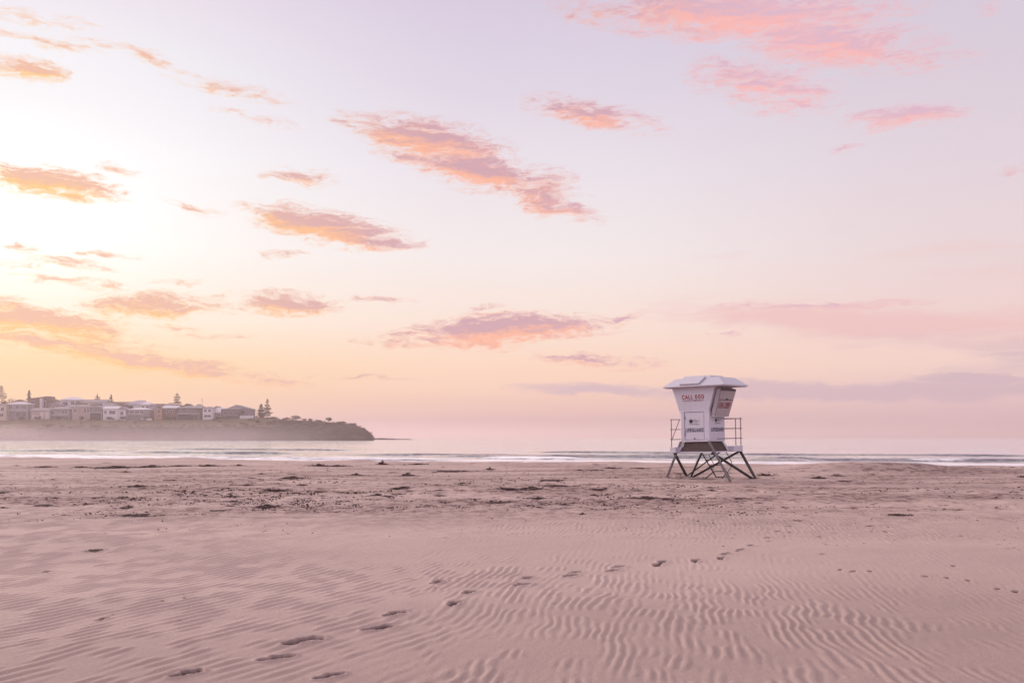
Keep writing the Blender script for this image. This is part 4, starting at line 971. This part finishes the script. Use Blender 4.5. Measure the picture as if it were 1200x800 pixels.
# ------------------------------------------------------------------ seaweed and beach litter
WEED = mat('dark_seaweed', (0.060, 0.026, 0.029), 0.75, var=.5, scale=5, spec=.3)
def weed_mesh(seed, n, flat):
    rnd = random.Random(seed); mb = MB()
    hump = [(rnd.uniform(-.35, .35), rnd.uniform(-.18, .18), rnd.uniform(.06, .15), rnd.uniform(.4, 1)) for _ in range(4)]
    for i in range(n):
        a = rnd.uniform(0, 6.28); d = abs(rnd.gauss(0, .27)); x = math.cos(a) * d * 1.3; y = math.sin(a) * d * .8
        th = rnd.gauss(0, .7); L = rnd.uniform(.10, .34); w = rnd.uniform(.010, .028)
        z = max(.006, (.15 * flat) * max(h_ * math.exp(-(((x - u) / r_) ** 2 + ((y - w_) / r_) ** 2)) for u, w_, r_, h_ in hump) * rnd.uniform(.2, 1.1))
        p = Vector((x, y, z)); pts = []
        for j in range(4):
            pts.append(p.copy()); th += rnd.gauss(0, .5)
            p = p + Vector((math.cos(th), math.sin(th) * .7, rnd.gauss(0, .25) * flat)) * L / 3
            p.z = max(.004, p.z * (.8 if j else 1))
        for q1, q2 in zip(pts, pts[1:]):
            s = (q2 - q1).cross(Vector((0, 0, 1))).normalized() * w
            mb.poly([q1 - s, q1 + s, q2 + s, q2 - s, q1 - s * .4 + Vector((0, 0, .016)), q1 + s * .4 + Vector((0, 0, .016)), q2 + s * .4 + Vector((0, 0, .016)), q2 - s * .4 + Vector((0, 0, .016))],
                    [(3, 2, 1, 0), (4, 5, 6, 7), (0, 1, 5, 4), (1, 2, 6, 5), (2, 3, 7, 6), (3, 0, 4, 7)])
    return mb.mesh('seaweed', WEED)
WM = [weed_mesh(s, n, f) for s, n, f in ((1, 150, 1.0), (2, 120, .6), (3, 130, .35), (4, 170, .8), (5, 90, .3), (6, 110, .5))]
wr = random.Random(77)
def weed(px, py, wpx, label, group, tall=1.0, ar=1.0, name='seaweed_clump'):
    X, Y, z = ground(px, py)
    o = bpy.data.objects.new(name, WM[wr.randrange(6)]); col.objects.link(o)
    w = wpx / FPX * Y                                   # real width of the heap
    o.scale = (w / .95, w / .95 * ar, min(w, .8) / .95 * tall * 1.0)
    o.rotation_euler = (0, 0, wr.uniform(-.25, .25)); o.location = (X, Y, z + .005)
    return tag(o, label, 'seaweed', group)
BIG = [  # px, py, width px, how tall, label
    (353, 568.7, 8.5, 2.2, 'small steep black heap of seaweed, left of the middle, standing up from the trodden band'),
    (447, 543.5, 9, 2.0, 'steep dark heap of seaweed near the water, left of centre'),
    (488, 544, 16, 1.2, 'long dark seaweed heap near the water, next right of the steep one'),
    (525, 552.5, 34, .7, 'wide tangled bank of seaweed in the middle of the beach'),
    (476, 557.5, 15, 1.0, 'dark seaweed heap just below the wide tangled bank, to its left'),
    (373, 546, 16, 1.2, 'dark seaweed heap at the left end of the low bank near the water'), (394, 546, 26, .9, 'spread seaweed bank near the water, right of a darker heap'),
    (208, 546.2, 17, 1.2, 'dark lump of seaweed in the weed line at the left, near the water'), (243, 546, 19, .8, 'flat seaweed strip right of the dark lump at the left'),
    (279, 545.6, 9, 1.3, 'small dark seaweed lump at the right end of the left weed line'), (50, 546, 18, 1.0, 'seaweed heap alone near the left edge by the water'),
    (92, 546, 13, 1.1, 'dark seaweed lump starting the left weed line'), (132, 545, 42, .5, 'long thin string of seaweed in the left weed line'), (175, 547, 26, .6, 'loose seaweed spread before the dark lump at the left'),
    (573, 550, 8, 1.2, 'small dark seaweed tuft right of the wide tangled bank'), (749, 549, 14, 1.1, 'seaweed heap near the water, left of the tower'), (695, 551, 13, .9, 'flat seaweed patch left of the tower heap'),
    (715, 548.7, 12, .8, 'thin seaweed patch between two heaps left of the tower'), (795, 555, 10, 1.2, 'dark seaweed lump behind the tower leg at its left'), (895, 553.5, 15, 1.0, 'seaweed heap just right of the tower legs'),
    (980, 548.2, 11, 1.0, 'dark seaweed lump on the crest of the sand bank'), (958, 550.5, 16, .6, 'thin seaweed strip climbing the sand bank'), (1198, 559, 11, 1.9, 'black seaweed heap cut by the right edge of the photo'),
    (1052, 603.5, 21, .8, 'long black strip of seaweed lying alone on the right of the beach'), (866, 584.5, 16, .8, 'seaweed strip on the sand in front of the tower'), (987, 564, 12, .9, 'seaweed lump at the foot of the sand bank'),
    (43, 592.5, 34, .35, 'long thin seaweed line far left on the trodden sand'), (155, 604.5, 36, .55, 'broad loose seaweed patch low on the left'), (146, 595, 15, .9, 'dark seaweed lump above the broad loose patch at left'),
    (160, 570, 18, .8, 'seaweed patch at the top of the trodden band, left'), (310, 594.3, 24, .6, 'seaweed strip in the trodden band below the black heap'), (255, 598.8, 24, .4, 'thin seaweed line left of the strip in the trodden band'),
    (320, 575.5, 24, .7, 'reddish seaweed spread just left of the black heap'), (272, 588, 14, .8, 'dark seaweed lump in the trodden band, left half'), (440, 582, 24, .6, 'seaweed spread in the trodden band, centre left'),
    (470, 573, 32, .45, 'long faint seaweed strip in the trodden band, centre'), (548, 584, 7, 1.2, 'small black seaweed knot in the centre of the trodden band'), (580, 589, 20, .6, 'flat seaweed patch right of the black knot'),
    (592, 573.5, 22, .7, 'dark seaweed strip above the flat patch in the centre'), (620, 573, 26, .5, 'wide seaweed strip continuing right of the dark centre strip'), (648, 569.5, 34, .5, 'loose seaweed band right of centre'),
    (630, 584, 16, .7, 'seaweed patch below the loose band right of centre'), (682, 603, 7, 1.5, 'black seaweed knot alone on clean sand, right of centre'), (660, 592, 13, .7, 'seaweed scrap left of and above the lone black knot'),
    (755, 584, 32, .45, 'broad seaweed patch in front of the tower, left'), (778, 585, 20, .5, 'seaweed patch right against the broad one before the tower'), (770, 597, 14, .7, 'small seaweed strip under the broad patch before the tower'),
    (700, 573.5, 22, .5, 'long seaweed strip left of the tower'), (645, 563, 28, .4, 'thin seaweed line above the loose band right of centre'), (340, 560.5, 27, .45, 'thin seaweed line slanting up above the black heap'),
    (287, 568.8, 16, .6, 'small seaweed line left of the slanting one'), (109, 645, 15, .6, 'flat dark strip of seaweed alone on the rippled sand at the left'), (513, 601, 0, 0, ''), ]
for px, py, w, t, lab in BIG:
    if w: weed(px, py, w, lab, 'large seaweed heaps on the beach', t * 1.6, wr.uniform(1.2, 2.0))
# scraps by zone: nothing tells the scraps of one zone apart
ZONES = [('small dark scrap of seaweed in the wrack nearest the water', 'seaweed scraps along the water line', 60, lambda: (wr.uniform(0, 1200), 541 + wr.random() ** 1.3 * 15), (3, 9)),
         ('small dark scrap of seaweed on the trodden band across the beach', 'seaweed scraps on the trodden band', 220, lambda: (min(1195, max(2, wr.gauss(430, 260))), wr.gauss(579, 11)), (3, 12)),
         ('small dark scrap of seaweed on the open sand at the right', 'seaweed scraps on the right sand', 40, lambda: (wr.uniform(840, 1195), wr.uniform(562, 650)), (2.5, 7)),
         ('tiny dark scrap of seaweed on the rippled near sand', 'seaweed scraps on the near ripples', 26, lambda: (wr.uniform(0, 760), 625 + 130 * wr.random() ** 1.5), (2, 5))]
for lab, grp, n, fn, (lo, hi) in ZONES:
    for i in range(n):
        px, py = fn()
        py = max(539 + 8 * px / 1200 + 1, py)
        weed(px, py, lo + (hi - lo) * wr.random() ** 2, lab, grp, wr.uniform(.5, 1.3), wr.uniform(.6, 1.2), 'seaweed_scrap')
# crumbs nobody could count
def crumbs():
    mb = MB(); rnd = random.Random(9)
    n = 0
    while n < 8000:
        if rnd.random() < .8: px, py = rnd.gauss(470, 300), rnd.gauss(582, 15)
        else: px, py = rnd.uniform(0, 1200), 545 + 95 * rnd.random() ** 1.2
        if not (-60 < px < 1260 and 545 < py < 700): continue
        X, Y, z = ground(px, py)
        if .6 * vn(np.array(X / 4.5), np.array(Y / 1.7), 99) + .4 * vn(np.array(X / 1.2), np.array(Y / .7), 98) < .53: continue
        n += 1
        w = rnd.uniform(.010, .07) * rnd.uniform(.3, 1) * min(1, (Y / 32) ** 1.6); h = w * rnd.uniform(.3, .6); a = rnd.uniform(0, 3.14); dx, dy = math.cos(a) * w, math.sin(a) * w; e = w * .35
        mb.hexa([(X - dx + e * dy / w, Y - dy - e * dx / w, z - .01), (X + dx + e * dy / w, Y + dy - e * dx / w, z - .01), (X + dx - e * dy / w, Y + dy + e * dx / w, z - .01), (X - dx - e * dy / w, Y - dy + e * dx / w, z - .01),
                 (X - dx * .5, Y - dy * .5, z + h), (X + dx * .6, Y + dy * .6, z + h * .8), (X + dx * .4, Y + dy * .5, z + h), (X - dx * .6, Y - dy * .4, z + h * .9)])
    o = mb.build('seaweed_crumbs', WEED); tag(o, 'countless dark crumbs of dried seaweed strewn over the sand', 'seaweed', kind='stuff')
crumbs()

# ------------------------------------------------------------------ sea air
def build_haze():
    o = MB().box(-13800, 13800, -1000, 14200, -5.0, 62.0).build('haze', None)
    m = bpy.data.materials.new('sea_air'); m.use_nodes = True
    k = NT(m.node_tree); k.n.clear()
    out = k.add('ShaderNodeOutputMaterial'); v = k.add('ShaderNodeVolumePrincipled')
    v.inputs['Color'].default_value = (0.62, 0.51, 0.505, 1); v.inputs['Density'].default_value = 0.00030; v.inputs['Anisotropy'].default_value = 0.35
    k.l.new(v.outputs[0], out.inputs['Volume'])
    o.data.materials.append(m)
    tag(o, 'thin pinkish sea haze', 'haze', kind='stuff')
build_haze()

def build_mist():
    o = MB().box(-900, -105, 745, 900, SEA - 3.0, 15.0).build('sea_mist', None)
    m = bpy.data.materials.new('spray_mist'); m.use_nodes = True
    k = NT(m.node_tree); k.n.clear()
    out = k.add('ShaderNodeOutputMaterial'); v = k.add('ShaderNodeVolumePrincipled')
    P = k.add('ShaderNodeNewGeometry').outputs['Position']; x, y, z = k.sep(P)
    n = k.noise(k.mapping(P, scale=(.012, .012, .05)), 1.0, 3.0, .5)
    h = k.math('SUBTRACT', z, k.math('MULTIPLY', n, 5.0))
    d = k.math('MULTIPLY', k.smooth(h, 13.0, -2.5), k.math('MULTIPLY', k.smooth(x, -112.0, -250.0), k.smooth(y, 748.0, 790.0)))
    k.l.new(k.math('MULTIPLY', d, 0.020), v.inputs['Density'])
    v.inputs['Color'].default_value = (1.0, 0.88, 0.88, 1); v.inputs['Anisotropy'].default_value = 0.4
    k.l.new(v.outputs[0], out.inputs['Volume']); o.data.materials.append(m)
    tag(o, 'pale spray mist hanging along the foot of the headland cliff', 'mist', kind='stuff')
build_mist()
